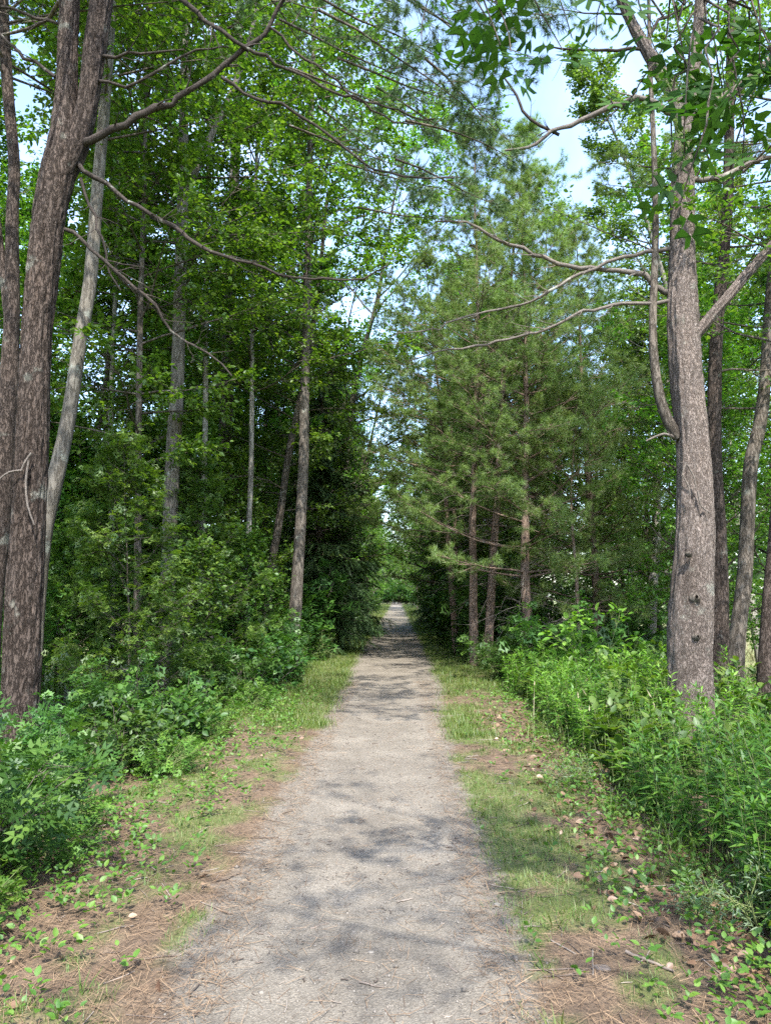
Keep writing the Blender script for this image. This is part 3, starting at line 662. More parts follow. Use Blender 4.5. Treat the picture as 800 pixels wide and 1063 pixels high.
def pine_bough(r, wood, lv, p, d, L, size=.10, dens=1.0):
    limb_leaves(r, wood, lv, p, d, L, .016, int(L * 4.2 * dens), 5, 7, size, ang=.85, wander=.07, trop=.01, sides=5, style='tuft', sec=.34, twl=.26, start=.15)

# ---- L1, the forked pine at the left
Y1 = 7.1
root, base, P = px_tree('pine_tree', 'large dark forked pine trunk with long bare dead limbs, nearest tree on the left', 'pine tree',
    [(14, 812, 20), (18, 770, 18), (22, 690, 18), (26, 604, 18), (30, 530, 17), (33, 470, 16.5), (38, 350, 15.5), (43, 300, 16.5), (51, 225, 17.5), (60, 180, 19), (66, 145, 16), (69, 99, 12), (71, 42, 11), (73, 0, 11), (76, -90, 10), (82, -200, 9), (84, -330, 7), (84, -520, 3)], Y1, M['bark_pine'], .10, 3,
    stems=[[(58, 190, 15), (76, 155, 15), (90, 113, 11.5), (98, 56, 12), (106, 0, 12), (116, -80, 11), (128, -200, 9), (136, -400, 5)]], sides=64)
L1 = root
for k, (pts, tw) in enumerate([
    ([(62, 156, 4.81), (95, 145, 4.44), (130, 132, 3.85), (180, 110, 3.40), (230, 75, 2.96), (270, 38, 2.59), (297, -5, 2.22)], 5),
    ([(80, 168, 2.96), (120, 195, 2.52), (190, 240, 2.22), (230, 262, 1.78), (300, 280, 1.41), (360, 284, 1.11), (405, 274, 0.74)], 8),
    ([(68, 238, 2.22), (110, 268, 2.07), (140, 300, 1.85), (180, 340, 1.48), (215, 368, 1.18), (240, 392, 0.74)], 6),
    ([(58, 80, 2.22), (30, 60, 2.07), (0, 32, 1.85), (-30, 10, 1.48)], 3),
    ([(62, 25, 1.85), (35, 15, 1.63), (0, 7, 1.48), (-30, 2, 1.11)], 3),
    ([(105, 58, 1.85), (140, 58, 1.63), (165, 57, 1.18), (190, 50, 0.74)], 3),
    ([(84, 85, 1.78), (130, 88, 1.63), (165, 75, 1.48), (200, 58, 1.18), (240, 52, 0.74)], 5),
    ([(170, -30, 2.96), (195, 8, 2.66), (240, 45, 2.22), (310, 88, 1.70), (380, 115, 1.33), (430, 135, 0.74)], 6),
    ([(230, 80, 1.92), (290, 105, 1.70), (340, 138, 1.48), (400, 172, 1.18), (470, 185, 0.74)], 6),
    ([(280, 28, 1.48), (330, 62, 1.33), (380, 100, 1.18), (450, 122, 0.74)], 5),
    ([(84, 185, 1.78), (98, 225, 1.48), (112, 270, 1.26), (125, 300, 0.74)], 3)]):
    dead_branch(root, base, pts, Y1, M['deadwood_dark'], twigs=tw, seed=k, tl=.55)
for k, pts in enumerate([[(30, 478, 1.2), (27, 500, 1.2), (29, 525, 1.2), (36, 545, .8)], [(24, 488, 1), (10, 490, 1), (0, 497, .9)], [(33, 470, 1.3), (26, 480, 1.3), (22, 489, 1)]]):
    dead_branch(root, base, [(p[0], p[1], p[2], Y1 - .2) for p in pts], Y1, M['deadwood'], name='branch_stub', twigs=0, seed=50 + k, jit=0)
# needle boughs of L1 reaching over the path
wood, lv = Tubes(), Leaves(); rb = np.random.default_rng(21)
for (px, py, yy, dx, dy, dz, Ln) in [(330, -60, 6.2, 1, .1, -.45, 2.0), (300, -20, 7.0, 1, .2, -.35, 2.0), (290, 20, 7.6, 1, .3, -.30, 1.9), (360, -110, 5.6, .9, .2, -.55, 1.6), (300, 70, 8.2, 1, .2, -.25, 1.7),
                                     (250, -120, 6.5, 1, .3, -.3, 2.4), (150, -160, 6.5, .8, .2, -.1, 2.2), (330, 110, 9.0, .9, .5, -.25, 1.5), (380, -60, 6.0, .9, .1, -.5, 1.6), (330, 10, 6.8, 1, .1, -.5, 1.7), (400, -20, 7.4, .9, .3, -.5, 1.5), (350, 60, 7.6, 1, .2, -.35, 1.6), (420, 125, 7.6, .9, .2, -.2, 1.2), (410, 165, 8.6, .9, .3, -.2, 1.3), (370, 215, 9.6, .9, .3, -.1, 1.3), (440, 60, 7.2, .8, .2, -.35, 1.1), (390, 90, 8.4, .9, .3, -.3, 1.4), (300, 130, 8.8, 1, .2, -.2, 1.6), (360, 170, 9.6, .9, .3, -.2, 1.5), (0, -120, 6.4, -1, -.3, -.1, 2.2), (-40, -60, 7.5, -1, .3, 0, 2.2)]:
    pine_bough(rb, wood, lv, at(px, py, yy), nrm(np.array([dx, dy, dz])), Ln, .10, 1.05)
for k in range(26):       # the crown above the frame, which shades the path
    h = rb.uniform(8.2, 13.5); a = rb.uniform(0, 6.28); c = at(100, 0, 7.1); q = np.array([c[0], c[1], h]); el = rb.uniform(-.1, .5)
    limb_leaves(rb, wood, lv, q, (math.cos(a) * math.cos(el), math.sin(a) * math.cos(el), math.sin(el)), 3.2 * (1 - (h - 8) / 7) + .5, .03, 6, 4, 7, .13, style='tuft', sec=.4, twl=.35)
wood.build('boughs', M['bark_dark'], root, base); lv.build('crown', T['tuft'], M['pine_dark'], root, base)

# ---- L0, lichen covered trunk at the left edge
root, base, P = px_tree('maple_tree', 'lichen spotted trunk at the left edge, just behind the forked pine', 'tree',
    [(-18, 790, 13), (-11, 650, 12), (-3, 560, 11.5), (3, 480, 11), (8, 420, 10), (12, 350, 8.5), (13, 290, 7.5), (13, 225, 6.5), (15, 170, 6), (9, 100, 6), (3, 0, 6), (0, -120, 5), (4, -260, 3)], 8.4, M['bark_pale'], .08, 7,
    stems=[[(12, 345, 6), (4, 285, 4.5), (-4, 225, 4), (-14, 160, 3.5)]])
root.children[0].data.materials[0] = M['bark_pine']
wood, lv = Tubes(), Leaves(); rb = np.random.default_rng(22)
for k in range(30):
    q = P[int(len(P) * rb.uniform(.62, .98))]; a = rb.uniform(0, 6.28)
    limb_leaves(rb, wood, lv, q, (math.cos(a), math.sin(a), rb.uniform(.1, .6)), rb.uniform(1, 2.3), .02, 6, 4, 9, .085, trop=.01)
wood.build('boughs', M['bark_dark'], root, base); lv.build('crown', T['ovate'], M['maple'], root, base)
# ---- L2, pale leaning trunk
def leafy_px(name, label, pts, Y, bark, seed, nl, f0, Lr, size=.092, stems=(), mat='maple', tpl='ovate', nlf=11, up=(.0, .5)):
    root, base, P = px_tree(name, label, 'tree', pts, Y, bark, .07, seed, stems)
    wood, lv = Tubes(), Leaves(); rb = np.random.default_rng(seed + 60)
    for k in range(nl):
        u = f0 + (1 - f0) * (k + rb.random()) / nl; q = P[min(int(len(P) * u), len(P) - 1)]; a = k * 2.4 + rb.normal(0, .4)
        limb_leaves(rb, wood, lv, q, (math.cos(a), math.sin(a), rb.uniform(*up)), rb.uniform(*Lr), .02, 7, 5, nlf, size, trop=.012)
    wood.build('boughs', M['bark_dark'], root, base); lv.build('crown', T[tpl], M[mat], root, base); return root
leafy_px('maple_tree', 'pale grey trunk leaning right behind the forked pine', [(26, 790, 11), (38, 620, 9.5), (46, 550, 9), (57, 500, 8.5), (71, 435, 7.5), (84, 350, 7), (94, 290, 7), (101, 200, 6.5), (109, 110, 6), (114, 40, 5.5), (118, -40, 5), (124, -180, 4), (128, -340, 2)], 9.6, M['bark_mid'], 31, 30, .52, (1.2, 2.6))
leafy_px('maple_tree', 'slender pale trunk forking high up, amid the left understory', [(170, 725, 8.5), (173, 660, 8), (176, 560, 7.8), (180, 470, 7.6), (184, 400, 7), (187, 300, 6.5), (190, 200, 6), (191, 110, 5), (194, 0, 4.5), (198, -120, 3.5), (200, -240, 2)], 12.5, M['bark_mid'], 32, 56, .36, (1.4, 3.0),
         stems=[[(189, 215, 4), (200, 185, 4), (222, 135, 3.5), (245, 85, 3), (262, 30, 2.5), (275, -40, 2)]])
leafy_px('maple_tree', 'straight grey trunk left of the dark spruce', [(302, 700, 8), (305, 660, 7), (308, 610, 6.3), (311, 560, 5.8), (315, 480, 5.4), (316, 420, 5), (318, 340, 4.5), (320, 250, 4), (322, 150, 3.3), (326, 30, 2.5), (328, -100, 1.5)], 15.7, M['bark_grey'], 33, 52, .36, (1.2, 3.0), size=.10)
leafy_px('young_maple', 'thin dark trunk beside the slender pale trunk', [(142, 715, 4), (143, 600, 3.8), (144, 450, 3.2), (146, 320, 3), (150, 200, 2.5), (152, 80, 2), (156, -60, 1.5)], 11.5, M['bark_dark'], 34, 40, .28, (.9, 2.2))
leafy_px('maple_tree', 'thick dark trunk showing deep in the left understory', [(233, 680, 8), (232, 600, 8), (233, 500, 7.5), (236, 400, 7), (240, 260, 6), (246, 120, 5), (250, -40, 3)], 18, M['bark_dark'], 35, 38, .3, (1.5, 3.4), size=.11)
leafy_px('young_maple', 'slim grey stem left of the thin dark trunk', [(116, 720, 3.2), (117, 600, 3), (115, 450, 2.6), (120, 300, 2.2), (124, 150, 1.8), (126, 0, 1.3)], 13.5, M['bark_pale'], 41, 30, .4, (.8, 2.0))
leafy_px('young_maple', 'slim pale stem just right of the slender forking trunk', [(208, 705, 3.4), (209, 600, 3.2), (213, 450, 2.8), (214, 300, 2.4), (218, 150, 2), (222, 0, 1.4)], 14.5, M['bark_pale'], 42, 32, .42, (.8, 2.2))
leafy_px('young_maple', 'slim pale stem halfway between slender trunk and straight grey trunk', [(258, 700, 3.0), (257, 600, 2.8), (261, 470, 2.6), (262, 330, 2.2), (266, 180, 1.8), (270, 40, 1.3)], 15, M['bark_pale'], 43, 32, .42, (.8, 2.2))
leafy_px('leaning_maple', 'crooked thin trunk leaning right, between dark trunk and straight grey trunk', [(270, 690, 4.5), (278, 610, 4.5), (290, 540, 4), (300, 470, 3.5), (318, 380, 3), (330, 300, 2.5), (340, 200, 1.5)], 17, M['bark_dark'], 36, 28, .3, (1.0, 2.6), size=.10)

# ---- R1, the big pine at the right
Y2 = 8.9
root, base, P = px_tree('pine_tree', 'massive grey pine trunk with long bare limbs standing in the right weeds', 'pine tree',
    [(717, 785, 25), (716, 720, 22.5), (716, 650, 22), (719, 600, 20.5), (721, 561, 19.5), (720, 482, 17.5), (715, 420, 17), (711, 370, 17), (708, 320, 16), (707, 260, 13), (708, 200, 12.5), (708, 165, 11), (711, 128, 10), (716, 100, 7), (722, 60, 6), (726, 0, 5.5), (730, -90, 5), (734, -220, 4), (736, -380, 2)], Y2, M['bark_pine_grey'], .09, 5,
    stems=[[(709, 140, 8), (703, 112, 8), (697, 97, 7.5), (676, 61, 7), (658, 29, 6), (645, 0, 5.5), (630, -40, 5), (616, -110, 4), (608, -200, 2.5)],
           [(714, 125, 6), (728, 117, 6), (744, 106, 5.5), (762, 94, 5), (790, 70, 4), (830, 30, 3)],
           [(716, 352, 7.5), (726, 342, 6.5), (745, 320, 6), (770, 290, 5.5), (800, 256, 5), (836, 215, 4), (870, 160, 3)]], sides=64)
R1 = root
P3, R3 = pxline([(704, 454, 6), (697, 445, 6), (688, 425, 5.5), (681, 395, 5), (677, 340, 4.2), (680, 240, 3.6), (678, 150, 3), (674, 60, 2.4), (672, -60, 1.5)], Y2)
tb = Tubes(); tb.add(P3, R3, 10, .1, 4); tb.build('limb', M['bark_dark'], root, base)
for k, (pts, tw) in enumerate([
    ([(700, 304, 3.60), (688, 298, 3.20), (668, 288, 2.88), (636, 281, 2.64), (600, 279, 2.40), (570, 272, 2.24), (540, 260, 1.92), (505, 247, 1.60), (480, 238, 1.28), (450, 233, 0.80)], 9),
    ([(700, 313, 2.40), (680, 315, 2.08), (640, 319, 1.84), (600, 332, 1.60), (560, 346, 1.44), (500, 358, 1.20), (460, 362, 0.96), (428, 375, 0.64)], 8),
    ([(698, 258, 2.56), (680, 258, 2.24), (640, 265, 2.00), (610, 274, 1.76), (580, 290, 1.60), (540, 308, 1.36), (500, 322, 1.12), (450, 340, 0.80), (405, 350, 0.56)], 8),
    ([(703, 118, 4.00), (690, 112, 3.60), (674, 109, 3.20), (650, 115, 2.88), (620, 126, 2.56), (577, 141, 2.08), (550, 153, 1.60), (525, 157, 0.96)], 4),
    ([(580, 140, 1.76), (560, 133, 1.60), (545, 118, 1.60), (538, 100, 1.44), (525, 80, 0.96)], 3),
    ([(665, 51, 1.92), (640, 51, 1.60), (605, 53, 1.28), (559, 48, 0.80)], 3),
    ([(706, 198, 4.00), (722, 188, 3.60), (745, 186, 3.20), (768, 180, 2.80), (800, 166, 2.40), (830, 160, 1.60)], 7),
    ([(672, 40, 2.00), (685, 25, 1.76), (700, 15, 1.44), (718, 5, 0.96)], 3),
    ([(702, 456, 1.92), (685, 452, 1.60), (668, 458, 0.96)], 1)]):
    dead_branch(root, base, pts, Y2, M['deadwood_dark'] if k in (5, 7, 4) else M['deadwood'], twigs=tw, seed=80 + k, tl=.45)
for k, pts in enumerate([[(712, 480, 1), (708, 492, 1), (714, 504, .9), (716, 515, .7)], [(724, 510, 1), (727, 525, .9), (736, 532, .7)], [(714, 484, .9), (720, 496, .8), (722, 508, .6)]]):
    dead_branch(root, base, [(p[0], p[1], p[2], Y2 - .25) for p in pts], Y2, M['deadwood'], name='branch_stub', twigs=1, seed=120 + k, jit=0, tl=.12)
for k, (px, py, s_) in enumerate([(721, 620, .045), (722, 661, .035), (714, 575, .03)]):   # branch scars
    c = at(px, py, Y2 - .24); tb = Tubes(); tb.add(np.array([c, c + np.array([0, -.03, .005]), c + np.array([0, -.05, .01])]), np.array([s_ * 1.5, s_, s_ * .4]), 9, .3, k)
    tb.build('knot', M['bark_dark'], root, base)
wood, lv = Tubes(), Leaves(); rb = np.random.default_rng(24)
for (px, py, yy, dx, dy, dz, Ln) in [(745, 186, 8.9, -.4, -.4, .25, 1.3), (770, 180, 8.9, .3, -.5, .3, 1.3), (735, 150, 9.2, .8, .2, .2, 1.5), (800, 170, 9, .3, -.3, .3, 1.4), (720, 190, 9.1, -.8, .5, .2, 1.1), (770, 150, 9.6, .7, .5, .3, 1.6), (700, 175, 9.3, -1, .2, .15, .9),
                                     (800, 220, 9.2, .6, .3, .1, 1.5), (690, 20, 9.0, -.4, -.2, .4, 1.4), (655, 15, 9.0, -.6, .3, .2, 1.3), (720, 20, 9, .4, -.4, .4, 1.5), (760, 60, 9.5, .7, .2, .3, 1.6)]:
    pine_bough(rb, wood, lv, at(px, py, yy), nrm(np.array([dx, dy, dz])), Ln, .10, 1.15)
c1 = at(724, 0, Y2)
for k in range(9):
    h = rb.uniform(9.6, 15); a = rb.uniform(0, 6.28); el = rb.uniform(-.1, .5)
    limb_leaves(rb, wood, lv, np.array([c1[0], c1[1], h]), (math.cos(a) * math.cos(el), math.sin(a) * math.cos(el), math.sin(el)), 3.2 * (1 - (h - 9.5) / 7) + .5, .03, 6, 4, 7, .13, style='tuft', sec=.4, twl=.35)
wood.build('boughs', M['bark_dark'], root, base); lv.build('crown', T['tuft'], M['pine'], root, base)

leafy_px('maple_tree', 'mossy trunk half hidden behind the massive right pine', [(745, 720, 10), (746, 640, 9.5), (745, 560, 8.5), (741, 480, 7.5), (741, 420, 7), (743, 350, 6.5), (750, 270, 6), (755, 200, 5.5), (757, 100, 5), (760, -20, 4), (766, -150, 2.5)], 11.2, M['bark_pine'], 37, 22, .34, (1.0, 2.6), size=.075, mat='aspen')
leafy_px('maple_tree', 'dark trunk right of the massive pine, bending outward', [(760, 730, 10), (765, 660, 8), (772, 600, 7.5), (775, 540, 7), (779, 480, 7), (788, 440, 6.5), (794, 390, 6), (800, 300, 5.5), (812, 180, 5), (820, 40, 4), (826, -120, 2)], 12.4, M['bark_dark'], 38, 28, .3, (1.2, 2.8), size=.085)
leafy_px('maple_tree', 'dark trunk cut off by the right edge, behind the tall weeds', [(789, 790, 9), (794, 700, 8), (799, 620, 7.5), (806, 540, 7), (815, 420, 6.5), (826, 260, 6), (836, 100, 5), (846, -80, 3)], 9.2, M['bark_pine'], 39, 15, .4, (1.0, 2.4), size=.08)

# ---- the oak beside the camera, its leaves hanging into the top of the view
oroot = thing('oak_tree', 'large lobed oak leaves on low boughs hanging into the top of the view', 'oak tree', (3.1, -.6, gz(3.1, -.6)))
ob = np.array([3.1, -.6, gz(3.1, -.6)]); rb = np.random.default_rng(25)
tb = Tubes(); tp = walk(rb, (3.1, -.6, -.8), (.02, 0, 1), 11, 26, .03, .05); tb.add(tp, np.linspace(.24, .05, 27), 18, .12, 9); tb.build('trunk', M['bark_dark'], oroot, ob)
wood, lv = Tubes(), Leaves()
def oak_spray(px, py, yy, d, n, L=.35):
    p = at(px, py, yy); pts = walk(rb, p, nrm(np.array(d, float)), L, 4, .1, -.03); wood.add(pts, np.linspace(.004, .002, 5), 4)
    k = np.linspace(.2, 1, n) * 3.99; i = k.astype(int); P_ = pts[i] + (pts[np.minimum(i + 1, 4)] - pts[i]) * (k - i)[:, None]
    a = rb.uniform(0, 6.28, n); D = np.stack([np.cos(a) * .7, np.sin(a) * .7, -.55 + rb.normal(0, .3, n)], -1)
    lv.add(P_, D, np.array([0, -.5, 1.]) + rb.normal(0, .5, (n, 3)), rb.uniform(.14, .21, n)); return pts[0]
hubs = []
for (px, py, yy, d, n) in [(478, -20, 2.6, (.4, 0, -.5), 5), (505, -25, 2.5, (.2, .1, -.8), 5), (540, -30, 2.6, (.3, 0, -.6), 4), (565, -40, 2.7, (.2, 0, -.5), 3), (455, -30, 2.9, (-.2, 0, -.5), 4),
                           (660, -20, 2.6, (.1, 0, -.7), 6), (700, 10, 2.5, (.1, .1, -.8), 7), (715, 55, 2.4, (0, 0, -.9), 6), (700, 80, 2.5, (-.1, 0, -.8), 5), (735, 20, 2.5, (.3, 0, -.8), 7), (760, 60, 2.4, (.1, 0, -.9), 7),
                           (770, 0, 2.6, (.2, 0, -.6), 6), (790, 30, 2.5, (.1, 0, -.7), 6), (735, 105, 2.3, (-.2, .1, -.7), 4), (690, 45, 2.7, (-.3, .1, -.6), 5), (800, 80, 2.6, (.2, 0, -.6), 5), (745, 0, 2.9, (0, .2, -.6), 6), (640, -40, 2.8, (-.2, 0, -.4), 4), (785, -10, 2.5, (.1, 0, -.8), 6), (490, -35, 2.4, (.2, 0, -.7), 5)]:
    hubs.append((oak_spray(px, py, yy, d, n), px))
def limb_to(a, b, r0, r1, sag=.15):
    tt = np.linspace(0, 1, 9)[:, None]; pts = a * (1 - tt) + b * tt + np.array([0, 0, 1]) * sag * np.sin(tt * math.pi); pts[1:-1] += rb.normal(0, .025, (7, 3)); wood.add(pts, np.linspace(r0, r1, 9), 6); return pts
mainA = limb_to(np.array([3.1, -.6, 3.3]), at(735, -45, 2.5), .07, .02, .3); mainB = limb_to(mainA[5], at(520, -70, 2.55), .02, .006, .1)
for h_, px in hubs:
    cand = np.vstack([mainA[4:], mainB]); dd_ = np.linalg.norm(cand - h_, axis=1); limb_to(cand[int(np.argmin(dd_))], h_, .006, .003, .03)
wl, cl = Tubes(), Leaves()
for k in range(26):
    h = rb.uniform(4.6, 10.0); a = rb.uniform(0, 6.28); L_ = 3.4 * (1 - max(0, h - 6) / 5.5) + .4
    c = walk(rb, (3.1, -.6, h), (math.cos(a), math.sin(a), .25), L_, 5, .08, .02); 
    limb_leaves(rb, wood, cl, (3.1, -.6, h), (math.cos(a), math.sin(a), rb.uniform(.05, .5)), L_, .03, 6, 4, 5, .11)
wood.build('boughs', M['bark_dark'], oroot, ob)
lv.P += cl.P; lv.D += cl.D; lv.Nn += cl.Nn; lv.S += cl.S
lv.build('crown', T['oak'], M['oak'], oroot, ob)

# ================================================================== repeated trees
pineA = pine('pine_tree', '', 51, 13.0, 3.9, 3.0, M['pine'], M['bark_red'], r0=.115)
pineB = pine('pine_tree', '', 52, 11.5, 2.2, 2.9, M['pine'], M['bark_red'], r0=.12, dead=26)
pineC = pine('young_pine', '', 53, 6.0, 1.6, 1.7, M['pine'], M['bark_red'], r0=.055, dead=22)
spr = spruce('spruce_tree', '', 54, 10.0, .7, 1.75, M['spruce'], M['bark_dark'])
mapA = broadleaf('maple_tree', '', 61, 15, 2.4, 3.6, 44, 9, 6, 11, .105, 'lo', M['maple'], M['bark_pale'], r0=.14)
mapB = broadleaf('maple_tree', '', 62, 12, 1.4, 3.2, 42, 9, 6, 10, .10, 'lo', M['maple'], M['bark_dark'], r0=.11)
arch = broadleaf('maple_tree', '', 67, 13.5, 3.0, 3.9, 30, 8, 6, 11, .105, 'lo', M['maple'], M['bark_dark'], r0=.13, dome=True)
asp = broadleaf('aspen_tree', '', 63, 17, 5.0, 3.3, 46, 9, 6, 12, .075, 'round', M['aspen'], M['bark_pale'], r0=.15)
sapA = broadleaf('maple_sapling', '', 64, 4.6, .4, 1.5, 26, 6, 4, 7, .12, 'maple', M['sapling'], M['bark_dark'], r0=.028, cat='sapling', sides=7)
sapB = broadleaf('maple_sapling', '', 65, 3.2, .25, 1.25, 22, 6, 4, 7, .10, 'ovate', M['sapling'], M['bark_dark'], r0=.022, cat='sapling', sides=7)
sapC = broadleaf('maple_sapling', '', 66, 6.5, .8, 1.9, 30, 7, 5, 8, .10, 'ovate', M['maple'], M['bark_dark'], r0=.04, cat='sapling', sides=7)
shA = shrub('leafy_shrub', '', 71, 1.25, .8, 10, 5, 4, 4, .165, 'maple', M['shrub'])
shB = shrub('leafy_shrub', '', 72, 1.0, .7, 11, 5, 4, 5, .115, 'ovate', M['shrub'], el=(40, 80))
shO = shrub('oak_seedling', '', 73, .95, .6, 8, 4, 3, 5, .19, 'oak', M['shrub'], el=(45, 85))
fern = shrub('fern_clump', '', 74, .55, .4, 12, 9, 2, 5, .05, 'lance', M['weed'], cat='fern', el=(30, 70), bark=M['stem'])
limeS = shrub('lime_sapling', '', 75, 1.3, .4, 4, 6, 2, 5, .13, 'ovate', M['weed_lime'], cat='sapling', el=(70, 88), bark=M['stem'])
slv = shrub('mugwort_plant', '', 76, .33, .2, 8, 6, 2, 4, .05, 'lance', M['silver'], cat='weed', el=(45, 85), bark=M['stem'])
seed_ = shrub('leafy_seedling', '', 77, .34, .2, 5, 4, 2, 4, .07, 'maple', M['weed'], cat='seedling', el=(50, 85), bark=M['stem'])

# right pines
put(pineA, 'straight young pine, left of the close pair by the path', 1.72, 16.9, .3, .95)
put(pineA, 'straight pine, right of the close pair by the path', 2.05, 17.1, 2.2, 1.0)
put(pineB, 'pine with a dead twiggy lower trunk, middle of the right pines', 2.75, 15.6, 1.0, .98)
put(pineC, 'small pine with dead lower branches behind the lime sapling', 3.75, 15.4, 2.0, 1.05)
put(pineB, 'dark trunked pine behind the small pine at the clearing edge', 4.6, 17.5, 4.0, .95)
put(pineA, 'tall pine top rising in the sky gap behind the right pines', 2.9, 22.5, 3.4, 1.0)
put(pineB, 'dense pine behind the close pair of pine trunks', 3.8, 21.0, 5.2, 1.1)
# the spruce
put(spr, 'dark spruce with drooping boughs at the left path edge', -2.25, 21.0, 0, .95)
put(spr, 'second dark spruce further down the left path edge', -2.3, 29.0, 2, 1.15)
put(spr, 'dark spruce leaning over the right path edge far along', 2.6, 34.0, 1, 1.1)
# aspens behind right
for (x, y, s, lb) in [(6.6, 19.5, 1.0, 'tall aspen with small fluttering leaves left of the massive pine crown'), (9.0, 22, 1.05, 'aspen rising behind the massive right pine'), (5.2, 25, .95, 'aspen standing behind the right pines'), (11.5, 18, .9, 'aspen at the far right of the clearing'), (12.5, 26, 1.0, 'aspen at the back of the right clearing')]:
    put(asp, lb, x, y, None, s)
for (x, y, s, lb) in [(6.2, 15.5, .82, 'dark bushy maple left of the massive pine trunk'), (8.4, 16.0, .9, 'bushy maple behind the massive pine trunk'), (10.2, 13.5, .85, 'bushy maple at the right edge behind dark trunks'), (7.4, 20.5, .9, 'bushy maple beyond the pale meadow strip')]:
    put(mapB, lb, x, y, None, s)
# left woods
LW = [(-5.6, 14.5, .9), (-6.6, 17.5, 1.0), (-4.0, 20.5, .9), (-8.0, 12.2, .95), (-9.5, 16, 1.0), (-5.6, 21.5, 1.0), (-7.5, 24, 1.05), (-11, 20, 1.0)]
for k, (x, y, s) in enumerate(LW):
    put(mapA if k % 2 else mapB, 'leafy green maple in the thick woods behind the left trunks', x, y, None, s, 'maples filling the left woods')
for k, (x, y, s) in enumerate([(-3.4, 9.6, .8), (-5.9, 13.0, .8), (-3.3, 11.4, .8), (-3.1, 12.9, .85), (-6.3, 15.0, .8), (-2.9, 14.4, .85), (-5.9, 10.6, .9), (-5.2, 16.6, .8), (-3.2, 17.4, .9), (-5.4, 12.0, .8), (-7.2, 12.5, .9), (-4.6, 14.2, .8)]):
    put([sapA, sapC, sapB][k % 3], 'green maple sapling in the understory below the left trunks', x, y, None, s, 'saplings of the left understory', 'sapling')
for k, (x, y, s) in enumerate([(-2.75, 9.0, .7), (-2.65, 10.6, .8), (-2.35, 12.2, .9), (-2.4, 13.9, .9), (-2.5, 8.0, .7), (-3.0, 8.2, .75), (-2.45, 15.6, .9)]):
    put(shA if k % 2 else shB, 'broad leaved shrub along the left edge of the verge', x, y, None, s, 'shrubs along the left verge')
for k, (x, y, s) in enumerate([(-4.6, 15.6, .95), (-5.6, 17.2, 1.05), (-3.7, 18.0, .9), (-7.0, 16.0, 1.1), (-4.9, 19.5, 1.1), (-8.6, 17.5, 1.2), (-3.4, 16.2, .75), (-6.3, 13.4, .95)]):
    put([sapC, sapA][k % 2], 'leafy young maple filling the woods between the left trunks', x, y, None, s * (1.0 if k % 2 == 0 else 1.25), 'young maples between the left trunks', 'sapling')
put(shO, 'lobed leaf oak seedling at the lower left corner', -2.6, 4.3, .4, .9)
put(shO, 'oak seedling in front of the forked pine base', -2.85, 5.6, 2.0, .7)
put(shO, 'oak seedling spreading toward the brown verge', -2.5, 5.3, 4.0, .65)
put(shA, 'big leaved maple shrub hiding the forked pine base', -3.1, 6.1, 1.0, .6)
put(shA, 'dark maple shrub at the left edge of the view', -2.85, 3.7, 3.0, .7)
put(shB, 'small leaved shrub right of the forked pine base', -2.55, 7.0, 2.0, .65)
put(shB, 'low shrub between oak seedlings and pine', -3.0, 4.9, 5.0, .7)
for k in range(26):
    y = 3.0 + 8.5 * rng.random(); x = -2.0 - .3 * rng.random()
    put(seed_, 'small maple seedling at the edge of the left shrubs', x, y, None, rng.uniform(.6, 1.1), 'seedlings edging the left shrubs', 'seedling', sink=.01)
for k in range(14):
    y = 11.5 + 11 * rng.random(); x = -2.0 - .4 * rng.random()
    put(fern, 'feathery green fern along the left grass strip', x, y, None, rng.uniform(.8, 1.3), 'ferns along the left strip', sink=.01)
for k in range(8):
    y = 12.5 + 10 * rng.random(); x = 1.75 + .6 * rng.random()
    put(fern, 'low green fern at the foot of the right pines', x, y, None, rng.uniform(.9, 1.4), 'ferns below the right pines', sink=.01)
for k, (x, y) in enumerate([(6.8, 25), (8.6, 28), (5.6, 28.5), (10.5, 24)]):
    put(arch, 'broad tree at the back of the right clearing', x, y, None, .75, 'trees at the back of the right clearing')
for k, (x, y, s) in enumerate([(5.2, 19.5, 1.6), (6.5, 21.5, 2.0), (5.8, 16.5, 1.3)]):
    put(shA, 'rounded shrub at the edge of the pale clearing', x, y, None, s, 'shrubs at the clearing edge')
put(limeS, 'lime sapling close to the left foot of the massive pine', 3.05, 9.6, 1, .8)
put(limeS, 'bright lime green sapling at the back of the weed bank', 2.85, 11.6, 0, 1.05)
put(limeS, 'smaller lime sapling right of the brightest one', 3.2, 12.2, 2, .9)
for k, (x, y) in enumerate([(1.62, 3.5), (1.78, 3.25), (1.5, 3.9), (1.62, 4.5), (1.75, 3.75), (1.45, 6.4), (1.5, 7.0), (1.38, 5.8), (1.6, 3.0)][:6]):
    if k in (0, 3): continue
    put(slv, 'silvery green mugwort growing at the foot of the weed bank', x, y, None, rng.uniform(.5, .8), 'mugwort at the weed bank edge', sink=.01)
for k, (x, y, s) in enumerate([(2.9, 13.2, 1.1), (3.8, 13.4, 1.2), (2.2, 14.3, .8), (4.6, 12.4, 1.1), (2.5, 19.0, 1.6), (2.2, 24, 1.6), (2.5, 27, 1.8), (3.4, 25, 2.0), (4.6, 14.6, 1.2)]):
    put(shB if k % 2 else shA, 'leafy shrub below the right pines and beyond the weeds', x, y, None, s, 'shrubs under the right pines')
